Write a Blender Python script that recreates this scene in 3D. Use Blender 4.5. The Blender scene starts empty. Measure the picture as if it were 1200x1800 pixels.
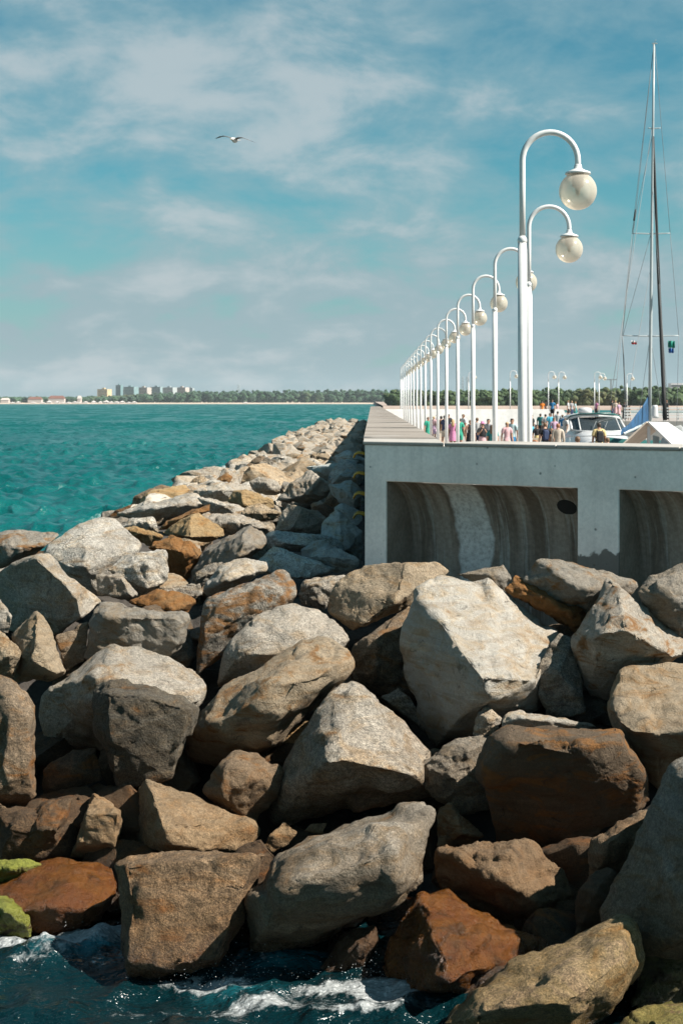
import bpy, bmesh, math, random
import numpy as np
from mathutils import Vector

random.seed(7)
RNG = np.random.default_rng(11)
S = bpy.context.scene
COL = S.collection

# ------------------------------------------------------------------ camera, sky, sun, exposure
EYE = 4.5            # metres above the sea
F = 2500.0           # focal length in photograph pixels (1200 x 1800)
VX, HY = 653.0, 706.0  # where the pier's axis and the horizon meet in the photograph
cd = bpy.data.cameras.new('camera')
cam = bpy.data.objects.new('camera', cd)
COL.objects.link(cam)
cam.location = (0, 0, EYE)
cam.rotation_euler = (math.radians(90), 0, 0)
cd.sensor_fit = 'VERTICAL'
cd.sensor_height = 36.0
cd.lens = 50.0
cd.shift_x = -(VX - 600) / 1800
cd.shift_y = -(900 - HY) / 1800
cd.clip_start = 0.1
cd.clip_end = 30000
cd.dof.use_dof = True
cd.dof.focus_distance = 14.5
cd.dof.aperture_fstop = 5.6
S.camera = cam

SUN = Vector((0.66, -0.23, 0.71)).normalized()
sl = bpy.data.lights.new('sun', 'SUN')
sl.energy = 5.0
sl.angle = math.radians(0.53)
sl.color = (1.0, 0.93, 0.83)
sun = bpy.data.objects.new('sun', sl)
COL.objects.link(sun)
sun.rotation_euler = SUN.to_track_quat('Z', 'Y').to_euler()
sun.location = (0, 0, 60)

S.view_settings.view_transform = 'Standard'
S.view_settings.look = 'None'
S.view_settings.exposure = 1.15
S.view_settings.gamma = 1.0
S.view_settings.use_curve_mapping = False
S.render.engine = 'CYCLES'
S.cycles.use_denoising = True
S.cycles.max_bounces = 6
S.cycles.diffuse_bounces = 2
S.cycles.glossy_bounces = 3
S.cycles.transparent_max_bounces = 12
S.cycles.caustics_reflective = False
S.cycles.caustics_refractive = False
S.cycles.sample_clamp_indirect = 1.5
S.cycles.sample_clamp_direct = 12
S.cycles.use_adaptive_sampling = False


class NT:
    """small wrapper that builds node trees"""
    def __init__(s, tree):
        s.t = tree
        tree.nodes.clear()

    def n(s, typ, **kw):
        nd = s.t.nodes.new(typ)
        for k, v in kw.items():
            if k.startswith('_'):
                setattr(nd, k[1:], v)
            else:
                key = int(k[1:]) if k[0] == 'i' and k[1:].isdigit() else k.replace('__', ' ')
                s.put(nd.inputs[key], v)
        return nd

    def put(s, sock, v):
        if isinstance(v, bpy.types.NodeSocket):
            s.t.links.new(v, sock)
        elif isinstance(v, bpy.types.Node):
            s.t.links.new(v.outputs[0], sock)
        else:
            if hasattr(sock.default_value, '__len__') and not isinstance(v, (int, float)):
                v = tuple(v)
                if len(sock.default_value) == 4 and len(v) == 3:
                    v = v + (1.0,)
            sock.default_value = v

    def math(s, op, a, b=0.0, c=0.0, clamp=False):
        nd = s.t.nodes.new('ShaderNodeMath')
        nd.operation = op
        nd.use_clamp = clamp
        for i, v in enumerate((a, b, c)):
            s.put(nd.inputs[i], v)
        return nd.outputs[0]

    def vmath(s, op, a, b=(0, 0, 0)):
        nd = s.t.nodes.new('ShaderNodeVectorMath')
        nd.operation = op
        s.put(nd.inputs[0], a)
        if op == 'SCALE':
            s.put(nd.inputs['Scale'], b)
        else:
            s.put(nd.inputs[1], b)
        return nd.outputs['Value' if op in ('DOT_PRODUCT', 'LENGTH', 'DISTANCE') else 'Vector']

    def mix(s, fac, a, b, blend='MIX'):
        nd = s.t.nodes.new('ShaderNodeMix')
        nd.data_type = 'RGBA'
        nd.blend_type = blend
        nd.clamp_factor = True
        s.put(nd.inputs[0], fac)
        s.put(nd.inputs[6], a)
        s.put(nd.inputs[7], b)
        return nd.outputs[2]

    def noise(s, vec, scale, detail=4.0, rough=0.55, dist=0.0):
        nd = s.t.nodes.new('ShaderNodeTexNoise')
        s.put(nd.inputs['Vector'], vec)
        s.put(nd.inputs['Scale'], scale)
        nd.inputs['Detail'].default_value = detail
        nd.inputs['Roughness'].default_value = rough
        nd.inputs['Distortion'].default_value = dist
        return nd.outputs['Fac']

    def ramp(s, v, lo, hi, a=0.0, b=1.0):
        nd = s.t.nodes.new('ShaderNodeMapRange')
        nd.interpolation_type = 'SMOOTHSTEP'
        s.put(nd.inputs['Value'], v)
        for k, x in (('From Min', lo), ('From Max', hi), ('To Min', a), ('To Max', b)):
            s.put(nd.inputs[k], x)
        return nd.outputs['Result']

    def bump(s, h, strength, dist, normal=None):
        nd = s.t.nodes.new('ShaderNodeBump')
        s.put(nd.inputs['Height'], h)
        s.put(nd.inputs['Strength'], strength)
        s.put(nd.inputs['Distance'], dist)
        if normal is not None:
            s.put(nd.inputs['Normal'], normal)
        return nd.outputs['Normal']


W = bpy.data.worlds.new('World')
S.world = W
W.use_nodes = True
w = NT(W.node_tree)
sky = w.n('ShaderNodeTexSky', _sky_type='NISHITA', _sun_disc=False)
sky.sun_elevation = math.asin(SUN.z)
sky.sun_rotation = math.atan2(SUN.x, SUN.y)
sky.altitude = 0
sky.air_density = 1.0
sky.dust_density = 0.6
sky.ozone_density = 3.0
tc = w.n('ShaderNodeTexCoord').outputs['Generated']
sep = w.n('ShaderNodeSeparateXYZ', Vector=tc)
dz = w.math('MAXIMUM', sep.outputs['Z'], 0.0)
up = w.math('ADD', dz, 0.34)
plan = w.n('ShaderNodeCombineXYZ', X=w.math('DIVIDE', sep.outputs['X'], up),
           Y=w.math('DIVIDE', sep.outputs['Y'], up), Z=0.0).outputs[0]
base = w.mix(1.0, sky.outputs[0], (0.32, 0.87, 0.78), 'MULTIPLY')
big = w.noise(w.vmath('ADD', plan, (2.35, 7.6, 1.4)), 2.1, 3.0, 0.5, 0.15)
fine = w.noise(w.vmath('ADD', plan, (6.1, 1.3, 5.0)), 5.6, 8.0, 0.60, 0.25)
dens = w.math('ADD', w.math('MULTIPLY', big, 0.42), w.math('MULTIPLY', fine, 0.58))
veil = w.ramp(dens, 0.37, 0.56)
puff = w.ramp(dens, 0.50, 0.64)
low = w.ramp(dz, 0.0, 0.19, 1.0, 0.0)      # thin cloud sheets crowd together towards the horizon
thin = w.ramp(dz, 0.25, 0.65, 1.0, 0.30)   # and open up overhead
veil = w.math('ADD', w.math('MULTIPLY', w.math('MULTIPLY', veil, 0.60), thin), w.math('MULTIPLY', low, 0.80), clamp=True)
c1 = w.mix(veil, base, w.mix(low, (2.75, 4.15, 4.60), (3.0, 4.1, 4.45)))
c2 = w.mix(w.math('MULTIPLY', w.math('MULTIPLY', puff, 0.60), thin), c1, (5.2, 5.6, 5.8))
bg = w.n('ShaderNodeBackground', Color=c2, Strength=0.05)
wo = w.n('ShaderNodeOutputWorld')
W.node_tree.links.new(bg.outputs[0], wo.inputs['Surface'])


# ------------------------------------------------------------------ helpers
def P(px, py, D):
    """the point at distance D (metres along the pier axis) that lies on a photograph pixel"""
    return Vector(((px - VX) / F * D, D, EYE - (py - HY) / F * D))


def tag(o, label=None, cat=None, group=None, kind=None):
    if label: o['label'] = label
    if cat: o['category'] = cat
    if group: o['group'] = group
    if kind: o['kind'] = kind
    return o


def empty(name, loc=(0, 0, 0), rz=0.0):
    o = bpy.data.objects.new(name, None)
    COL.objects.link(o)
    o.location = loc
    o.rotation_euler = (0, 0, rz)
    o.empty_display_size = 0.1
    return o


def link(name, me, parent=None, loc=None, mat=None):
    if mat is not None and len(me.materials) == 0:
        me.materials.append(mat)
    o = bpy.data.objects.new(name, me)
    COL.objects.link(o)
    if parent is not None:
        o.parent = parent
    if loc is not None:
        o.location = loc
    return o


def copy_tree(o, parent=None):
    c = o.copy()
    COL.objects.link(c)
    c.parent = parent
    for ch in list(o.children):
        copy_tree(ch, c)
    return c


class MB:
    """collects boxes, tubes and lofts; build() links them as ONE mesh object"""
    def __init__(s):
        s.v, s.f, s.sm = [], [], []

    def add(s, vs, fs, smooth=False):
        b = len(s.v)
        s.v += [tuple(p) for p in vs]
        s.f += [tuple(i + b for i in f) for f in fs]
        s.sm += [smooth] * len(fs)
        return s

    def box(s, x0, x1, y0, y1, z0, z1):
        v = [(x, y, z) for z in (z0, z1) for y in (y0, y1) for x in (x0, x1)]
        return s.add(v, [(0, 2, 3, 1), (4, 5, 7, 6), (0, 1, 5, 4), (2, 6, 7, 3), (0, 4, 6, 2), (1, 3, 7, 5)])

    def loft(s, rings, cap=True, smooth=True, closed=True):
        n = len(rings[0])
        v = [p for r in rings for p in r]
        f = []
        for i in range(len(rings) - 1):
            for j in range(n if closed else n - 1):
                k = (j + 1) % n
                f.append((i * n + j, i * n + k, (i + 1) * n + k, (i + 1) * n + j))
        s.add(v, f, smooth)
        if cap and closed:
            b = len(s.v) - len(v)
            s.f += [tuple(b + j for j in reversed(range(n))), tuple(b + (len(rings) - 1) * n + j for j in range(n))]
            s.sm += [False, False]
        return s

    def tube(s, pts, r, seg=10, cap=True):
        pts = [Vector(p) for p in pts]
        rr = r if hasattr(r, '__len__') else [r] * len(pts)
        rings = []
        up = None
        for i, p in enumerate(pts):
            t = (pts[min(i + 1, len(pts) - 1)] - pts[max(i - 1, 0)]).normalized()
            if up is None:
                a = Vector((0, 1, 0)) if abs(t.y) < 0.9 else Vector((1, 0, 0))
                up = (a - t * a.dot(t)).normalized()
            else:
                up = (up - t * up.dot(t)).normalized()
            sd = t.cross(up)
            rings.append([p + (up * math.cos(2 * math.pi * k / seg) + sd * math.sin(2 * math.pi * k / seg)) * rr[i] for k in range(seg)])
        return s.loft(rings, cap)

    def lathe(s, prof, c=(0, 0, 0), seg=24):
        """prof: (radius, z) from the bottom up"""
        rings = [[(c[0] + max(r, 1e-4) * math.cos(2 * math.pi * k / seg), c[1] + max(r, 1e-4) * math.sin(2 * math.pi * k / seg), c[2] + z)
                  for k in range(seg)] for r, z in prof]
        return s.loft(rings, True)

    def mesh(s, name, mat=None):
        me = bpy.data.meshes.new(name)
        me.from_pydata(s.v, [], s.f)
        me.polygons.foreach_set('use_smooth', s.sm)
        me.update()
        if mat is not None:
            me.materials.append(mat)
        return me

    def build(s, name, mat, parent=None, loc=None):
        return link(name, s.mesh(name, mat), parent, loc)


# value noise on arrays of points -------------------------------------------------
def _hash(i, j, k, seed):
    h = (i * 374761393 + j * 668265263 + k * 2147483647 + seed * 974634777) & 0xFFFFFFFF
    h = ((h ^ (h >> 13)) * 1274126177) & 0xFFFFFFFF
    h = h ^ (h >> 16)
    return (h & 0xFFFF) / 32767.5 - 1.0


def vnoise(p, seed=0):
    p = np.asarray(p, dtype=np.float64)
    i = np.floor(p).astype(np.int64)
    f = p - i
    u = f * f * f * (f * (f * 6 - 15) + 10)
    r = 0
    for a in (0, 1):
        wa = u[:, 0] if a else 1 - u[:, 0]
        for b in (0, 1):
            wb = u[:, 1] if b else 1 - u[:, 1]
            for c in (0, 1):
                wc = u[:, 2] if c else 1 - u[:, 2]
                r = r + wa * wb * wc * _hash(i[:, 0] + a, i[:, 1] + b, i[:, 2] + c, seed)
    return r


def fbm(p, oct=4, seed=0, gain=0.5, lac=2.03):
    r, a, q = 0, 1.0, np.asarray(p, dtype=np.float64)
    for o in range(oct):
        r = r + a * vnoise(q, seed + o * 17)
        a *= gain
        q = q * lac + 3.7
    return r


# ------------------------------------------------------------------ materials
def material(name):
    m = bpy.data.materials.new(name)
    m.use_nodes = True
    t = NT(m.node_tree)
    out = t.n('ShaderNodeOutputMaterial')
    return m, t, out


def finish(t, out, **kw):
    b = t.n('ShaderNodeBsdfPrincipled')
    for k, v in kw.items():
        t.put(b.inputs[k.replace('__', ' ')], v)
    t.t.links.new(b.outputs[0], out.inputs['Surface'])
    return b


def simple(name, col, rough=0.6, var=0.12, scale=6.0, metallic=0.0, bump=0.0, spec=0.5):
    m, t, out = material(name)
    co = t.n('ShaderNodeTexCoord').outputs['Object']
    n = t.noise(co, scale, 5.0, 0.6)
    k = t.ramp(n, 0.3, 0.7, 1 - var, 1 + var)
    c = t.mix(1.0, col, t.n('ShaderNodeCombineColor', i0=k, i1=k, i2=k).outputs[0], 'MULTIPLY')
    kw = dict(Base__Color=c, Roughness=rough, Metallic=metallic)
    if bump:
        kw['Normal'] = t.bump(t.noise(co, scale * 6, 4), 0.4, bump)
    b = finish(t, out, **kw)
    b.inputs['Specular IOR Level'].default_value = spec
    return m


def rock_material():
    m, t, out = material('granite')
    co = t.n('ShaderNodeTexCoord').outputs['Object']
    oi = t.n('ShaderNodeObjectInfo')
    co = t.vmath('ADD', co, t.vmath('SCALE', (37.0, 91.0, 53.0), oi.outputs['Random']))
    pos = t.n('ShaderNodeNewGeometry').outputs['Position']
    tint = t.n('ShaderNodeAttribute', _attribute_type='OBJECT', _attribute_name='tint').outputs['Color']
    stain = t.n('ShaderNodeAttribute', _attribute_type='OBJECT', _attribute_name='stain').outputs['Fac']
    moss = t.n('ShaderNodeAttribute', _attribute_type='OBJECT', _attribute_name='moss').outputs['Fac']
    gloss = t.n('ShaderNodeAttribute', _attribute_type='OBJECT', _attribute_name='wet').outputs['Fac']
    n1 = t.noise(co, 1.7, 7.0, 0.6, 0.4)
    n2 = t.noise(co, 24.0, 6.0, 0.74)
    n3 = t.noise(co, 5.5, 8.0, 0.65, 0.8)
    n4 = t.noise(t.vmath('MULTIPLY', co, (1, 1, 2.6)), 2.3, 8.0, 0.62, 1.2)
    n5 = t.noise(co, 70.0, 4.0, 0.65)
    k = t.math('MULTIPLY', t.ramp(n1, 0.3, 0.72, 0.70, 1.18), t.ramp(n2, 0.30, 0.70, 0.58, 1.30))
    k = t.math('MULTIPLY', k, t.ramp(n5, 0.34, 0.66, 0.58, 1.38))
    gr = t.ramp(t.math('FRACT', t.math('MULTIPLY', oi.outputs['Random'], 17.3)), 0.0, 1.0, 0.30, 1.0)
    k = t.math('ADD', t.math('MULTIPLY', k, gr), t.math('SUBTRACT', 1.0, gr))
    g = t.n('ShaderNodeCombineColor', i0=k, i1=k, i2=k).outputs[0]
    c = t.mix(1.0, tint, g, 'MULTIPLY')
    # pale veins and layers
    vn = t.noise(t.vmath('MULTIPLY', co, (0.6, 0.6, 7.0)), 1.6, 6.0, 0.6, 0.9)
    c = t.mix(t.math('MULTIPLY', t.ramp(vn, 0.56, 0.64), 0.35), c, t.mix(1.0, c, (1.45, 1.42, 1.38), 'MULTIPLY'))
    c = t.mix(t.math('MULTIPLY', t.ramp(vn, 0.44, 0.36), 0.40), c, t.mix(1.0, c, (0.66, 0.58, 0.50), 'MULTIPLY'))
    c = t.mix(t.math('MULTIPLY', t.ramp(n4, 0.42, 0.66), 0.7), c, t.mix(1.0, c, (0.88, 0.70, 0.48), 'MULTIPLY'))
    # iron staining in patches and along seams
    sm = t.ramp(t.math('ADD', n4, t.math('MULTIPLY', stain, 0.30)), 0.60, 0.76)
    c = t.mix(t.math('MULTIPLY', sm, 0.85), c, t.mix(n2, (0.09, 0.036, 0.008), (0.27, 0.125, 0.035)))
    # dark crusts
    c = t.mix(t.math('MULTIPLY', t.ramp(t.math('ADD', n3, t.math('MULTIPLY', gloss, 0.06)), 0.58, 0.70), 0.6), c, (0.045, 0.038, 0.03))
    # hairline cracks
    wv = t.vmath('ADD', co, t.vmath('SCALE', t.n('ShaderNodeTexNoise', Vector=co, Scale=2.2, Detail=5.0).outputs['Color'], 0.7))
    cr = t.n('ShaderNodeTexVoronoi', _feature='DISTANCE_TO_EDGE', Vector=wv, Scale=1.5).outputs['Distance']
    crk = t.math('MULTIPLY', t.ramp(cr, 0.002, 0.013, 1.0, 0.0), t.math('MULTIPLY', t.ramp(n1, 0.56, 0.64), t.ramp(n3, 0.40, 0.55)))
    c = t.mix(t.math('MULTIPLY', crk, 0.65), c, (0.025, 0.02, 0.016))
    # splash zone: brown weathering up to about 1.3 m above the sea, wet below 0.4 m
    z = t.math('ADD', t.n('ShaderNodeSeparateXYZ', Vector=pos).outputs['Z'], t.math('MULTIPLY', t.math('SUBTRACT', n1, 0.5), 0.9))
    low = t.math('MULTIPLY', t.ramp(z, 0.35, 1.7, 1.0, 0.0), 0.75)
    c = t.mix(low, c, t.mix(1.0, c, (0.80, 0.60, 0.38), 'MULTIPLY'))
    wet = t.math('MAXIMUM', t.ramp(z, 0.12, 0.42, 1.0, 0.0), gloss, clamp=True)
    c = t.mix(t.math('MULTIPLY', wet, 0.85), c, t.mix(1.0, c, (0.55, 0.42, 0.27), 'MULTIPLY'))
    # moss and weed
    mm = t.math('MULTIPLY', t.ramp(t.math('ADD', n4, t.math('MULTIPLY', n2, 0.3)), 0.50, 0.66), moss)
    c = t.mix(mm, c, t.mix(n2, (0.040, 0.055, 0.008), (0.27, 0.275, 0.045)))
    rough = t.math('SUBTRACT', 0.88, t.math('MULTIPLY', wet, t.ramp(n2, 0.35, 0.6, 0.68, 0.52)))
    h = t.math('SUBTRACT', t.math('ADD', t.math('MULTIPLY', n2, 0.8), t.math('MULTIPLY', n5, 0.35)), t.math('MULTIPLY', crk, 0.7))
    nb = t.bump(h, 1.0, 0.035, t.bump(n3, 0.8, 0.07))
    b = finish(t, out, Base__Color=c, Roughness=rough, Normal=nb)
    t.put(b.inputs['Specular IOR Level'], t.math('ADD', 0.32, t.math('MULTIPLY', wet, 0.10)))
    return m


def concrete_material(name, col, stains=0.5, dirt_z=None, painted=False):
    m, t, out = material(name)
    pos = t.n('ShaderNodeNewGeometry').outputs['Position']
    n1 = t.noise(pos, 1.3, 6.0, 0.6)
    n2 = t.noise(pos, 22.0, 6.0, 0.65)
    n3 = t.noise(pos, 7.0, 4.0, 0.5)
    drip = t.noise(t.vmath('MULTIPLY', pos, (5.0, 5.0, 0.22)), 1.0, 6.0, 0.65)
    k = t.math('MULTIPLY', t.ramp(n1, 0.3, 0.7, 0.88, 1.08), t.ramp(n2, 0.3, 0.7, 0.92, 1.06))
    c = t.mix(1.0, col, t.n('ShaderNodeCombineColor', i0=k, i1=k, i2=k).outputs[0], 'MULTIPLY')
    c = t.mix(t.math('MULTIPLY', t.ramp(drip, 0.50, 0.68), stains), c, (0.1152, 0.1008, 0.0792))
    pit = t.n('ShaderNodeTexVoronoi', Vector=pos, Scale=7.0)
    pr = t.n('ShaderNodeSeparateColor', i0=pit.outputs['Color']).outputs[0]
    pm = t.math('MULTIPLY', t.ramp(pit.outputs['Distance'], 0.05, 0.16, 1.0, 0.0), t.math('GREATER_THAN', pr, 0.72))
    c = t.mix(t.math('MULTIPLY', pm, 0.7), c, (0.072, 0.0648, 0.054))
    if dirt_z is not None:
        z = t.math('ADD', t.n('ShaderNodeSeparateXYZ', Vector=pos).outputs['Z'], t.math('MULTIPLY', t.math('SUBTRACT', n3, 0.5), 0.35))
        z = t.math('SUBTRACT', z, t.math('MULTIPLY', t.n('ShaderNodeSeparateXYZ', Vector=pos).outputs['X'], 0.17))
        c = t.mix(t.ramp(z, dirt_z, dirt_z + 0.05, 0.9, 0.0), c, t.mix(drip, (0.0504, 0.0432, 0.036), (0.1584, 0.1512, 0.1296)))
    h = t.math('SUBTRACT', t.math('MULTIPLY', n2, 0.5), pm)
    finish(t, out, Base__Color=c, Roughness=0.8, Normal=t.bump(h, 0.5, 0.012))
    return m


def bay_material():
    """wave-worn concrete shell inside the bays: vertical run-off stains"""
    m, t, out = material('stained concrete')
    co = t.n('ShaderNodeTexCoord').outputs['Object']
    sx = t.n('ShaderNodeSeparateXYZ', Vector=co)
    dr = t.noise(t.vmath('MULTIPLY', co, (4.2, 0.35, 0.30)), 1.0, 6.0, 0.62, 0.3)
    d2 = t.noise(t.vmath('MULTIPLY', co, (14.0, 1.0, 0.7)), 1.0, 5.0, 0.6)
    n2 = t.noise(co, 18.0, 6.0, 0.65)
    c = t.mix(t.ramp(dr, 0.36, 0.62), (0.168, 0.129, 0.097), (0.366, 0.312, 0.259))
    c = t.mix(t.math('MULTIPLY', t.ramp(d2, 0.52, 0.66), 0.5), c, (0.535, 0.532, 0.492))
    # the bleached run-off streak near the left end of each bay
    wob = t.math('MULTIPLY', t.math('SUBTRACT', t.noise(co, 1.6, 4.0), 0.5), 0.3)
    u = t.math('ADD', sx.outputs['X'], wob)
    band = t.math('MULTIPLY', t.ramp(u, 0.66, 0.72), t.ramp(u, 1.12, 1.18, 1.0, 0.0))
    c = t.mix(t.math('MULTIPLY', band, t.ramp(n2, 0.3, 0.55, 0.60, 0.80)), c, (0.850, 0.850, 0.829))
    k = t.ramp(n2, 0.3, 0.7, 0.80, 1.15)
    c = t.mix(1.0, c, t.n('ShaderNodeCombineColor', i0=k, i1=k, i2=k).outputs[0], 'MULTIPLY')
    finish(t, out, Base__Color=c, Roughness=0.75, Normal=t.bump(t.math('ADD', n2, dr), 0.5, 0.02))
    return m


def coping_material():
    m, t, out = material('weathered coping')
    pos = t.n('ShaderNodeNewGeometry').outputs['Position']
    n1 = t.noise(t.vmath('MULTIPLY', pos, (0.5, 2.4, 1.0)), 1.2, 7.0, 0.65)
    n2 = t.noise(t.vmath('MULTIPLY', pos, (1.0, 0.35, 1.0)), 0.9, 4.0, 0.6)
    c = t.mix(t.ramp(n1, 0.32, 0.68), (0.153, 0.127, 0.103), (0.290, 0.259, 0.230))
    c = t.mix(t.math('MULTIPLY', t.ramp(n2, 0.5, 0.7), 0.35), c, (0.323, 0.306, 0.297))
    finish(t, out, Base__Color=c, Roughness=0.85, Normal=t.bump(n1, 0.4, 0.02))
    return m


def water_material():
    m, t, out = material('sea water')
    geo = t.n('ShaderNodeNewGeometry')
    pos = geo.outputs['Position']
    foam = t.n('ShaderNodeAttribute', _attribute_name='foam').outputs['Fac']
    aer = t.n('ShaderNodeAttribute', _attribute_name='aerated').outputs['Fac']
    near = t.n('ShaderNodeAttribute', _attribute_name='clear').outputs['Fac']
    dist = t.math('ABSOLUTE', t.n('ShaderNodeSeparateXYZ', Vector=pos).outputs['Y'])
    n1 = t.noise(t.vmath('MULTIPLY', pos, (0.05, 0.016, 0.05)), 1.0, 5.0, 0.6)
    deep = t.mix(t.ramp(n1, 0.35, 0.65), (0.0, 0.070, 0.071), (0.003, 0.090, 0.088))
    c = t.mix(near, deep, (0.0008, 0.0115, 0.0145))
    fa = t.noise(pos, 3.2, 7.0, 0.62, 1.2)
    c = t.mix(t.math('MULTIPLY', aer, t.ramp(fa, 0.36, 0.62)), c, (0.012, 0.150, 0.185))
    # foam: soft sheets breaking up into flecks
    fb = t.noise(pos, 7.0, 10.0, 0.72, 0.8)
    fl = t.noise(pos, 30.0, 4.0, 0.6, 0.4)
    sheet = t.ramp(t.math('ADD', t.math('MULTIPLY', foam, 0.74), fb), 0.90, 1.12)
    fleck = t.math('MULTIPLY', t.ramp(fl, 0.60, 0.68), t.ramp(t.math('ADD', t.math('MULTIPLY', foam, 0.5), fb), 0.66, 0.86))
    fm = t.math('MAXIMUM', sheet, t.math('MULTIPLY', fleck, 0.8))
    bub = t.n('ShaderNodeTexVoronoi', Vector=pos, Scale=26.0).outputs['Distance']
    fm = t.math('MULTIPLY', t.math('MULTIPLY', fm, t.ramp(foam, 0.03, 0.14)), t.ramp(bub, 0.15, 0.45, 1.0, 0.62))
    c = t.mix(fm, c, t.mix(fl, (0.30, 0.33, 0.34), (0.52, 0.53, 0.53)))
    w1 = t.noise(t.vmath('MULTIPLY', pos, (1.0, 1.6, 1.0)), 1.7, 5.0, 0.6)
    w2 = t.noise(t.vmath('MULTIPLY', pos, (1.0, 1.7, 1.0)), 0.45, 5.0, 0.6)
    w3 = t.noise(pos, 9.0, 4.0, 0.6)
    nb = t.bump(w3, 0.5, 0.04, t.bump(w1, 0.9, 0.20))
    # beyond the modelled waves: chop as tilted facets
    ch = t.n('ShaderNodeTexNoise', Vector=t.vmath('MULTIPLY', pos, (0.26, 0.040, 1.0)), Scale=1.0, Detail=7.0, Roughness=0.72).outputs['Color']
    cs = t.n('ShaderNodeSeparateColor', i0=ch)
    tilt = t.n('ShaderNodeCombineXYZ', X=t.math('MULTIPLY', t.math('SUBTRACT', cs.outputs[0], 0.5), 1.2),
               Y=t.ramp(cs.outputs[1], 0.36, 0.64, -0.04, -0.75), Z=0.0).outputs[0]   # only slopes that face the shore are seen
    tilt = t.vmath('SCALE', tilt, t.ramp(dist, 110.0, 300.0))
    nn = t.vmath('NORMALIZE', t.vmath('ADD', nb, tilt))
    df = t.n('ShaderNodeBsdfDiffuse', Color=c, Normal=nn)
    gl = t.n('ShaderNodeBsdfGlossy', Color=(1, 1, 1), Roughness=t.math('ADD', 0.18, t.ramp(dist, 25.0, 200.0, 0.0, 0.12)), Normal=nn)
    fr = t.n('ShaderNodeFresnel', IOR=1.333, Normal=nn).outputs[0]
    cap = t.ramp(dist, 14.0, 140.0, 0.60, 0.50)
    fac = t.math('MULTIPLY', t.math('MINIMUM', fr, cap), t.math('SUBTRACT', 1.0, t.math('MULTIPLY', fm, 0.9)))
    mx = t.n('ShaderNodeMixShader', i0=fac, i1=df, i2=gl)
    t.t.links.new(mx.outputs[0], out.inputs['Surface'])
    return m


def globe_material():
    m, t, out = material('smoky globe')
    lw = t.n('ShaderNodeLayerWeight', Blend=0.35)
    co = t.n('ShaderNodeTexCoord').outputs['Object']
    n = t.noise(co, 9.0, 4.0)
    col = t.mix(n, (0.86, 0.77, 0.64), (0.93, 0.87, 0.77))
    tr = t.n('ShaderNodeBsdfTransparent', Color=(1.0, 0.95, 0.86))
    tl = t.n('ShaderNodeBsdfTranslucent', Color=col)
    df = t.n('ShaderNodeBsdfDiffuse', Color=col)
    gl = t.n('ShaderNodeBsdfGlossy', Color=(1, 1, 1), Roughness=0.12)
    a = t.n('ShaderNodeMixShader', i0=0.42, i1=tl, i2=df)
    b = t.n('ShaderNodeMixShader', i0=t.math('ADD', 0.50, t.math('MULTIPLY', lw.outputs['Facing'], 0.30)), i1=tr, i2=a)
    c = t.n('ShaderNodeMixShader', i0=t.math('ADD', 0.03, t.math('MULTIPLY', lw.outputs['Fresnel'], 0.5)), i1=b, i2=gl)
    t.t.links.new(c.outputs[0], out.inputs['Surface'])
    return m


M = {}
M['rock'] = rock_material()
M['concrete'] = concrete_material('white concrete', (0.90, 0.83, 0.775), 0.12, 2.30)
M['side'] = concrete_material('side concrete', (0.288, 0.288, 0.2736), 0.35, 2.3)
M['inner'] = concrete_material('whitewashed concrete', (0.5184, 0.5112, 0.4968), 0.06)
M['paving'] = concrete_material('promenade paving', (0.288, 0.2592, 0.2412), 0.08)
M['cap'] = concrete_material('coping concrete', (0.3312, 0.3132, 0.288), 0.05)
M['bay'] = bay_material()
M['coping'] = coping_material()
M['water'] = water_material()
M['globe'] = globe_material()
M['white'] = simple('white paint', (0.60, 0.605, 0.60), 0.35, 0.05, 9)
M['yellow'] = simple('yellow paint', (0.54, 0.3024, 0.0216), 0.4, 0.15, 20)
M['hole'] = simple('hole shade', (0.0144, 0.0144, 0.0144), 0.9)  # near black, stands for the shade inside open holes
M['core'] = simple('rubble', (0.036, 0.03024, 0.0252), 0.95, 0.4, 3.0, bump=0.1)
M['spray'] = simple('spray', (0.55, 0.57, 0.58), 0.2)

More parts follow.
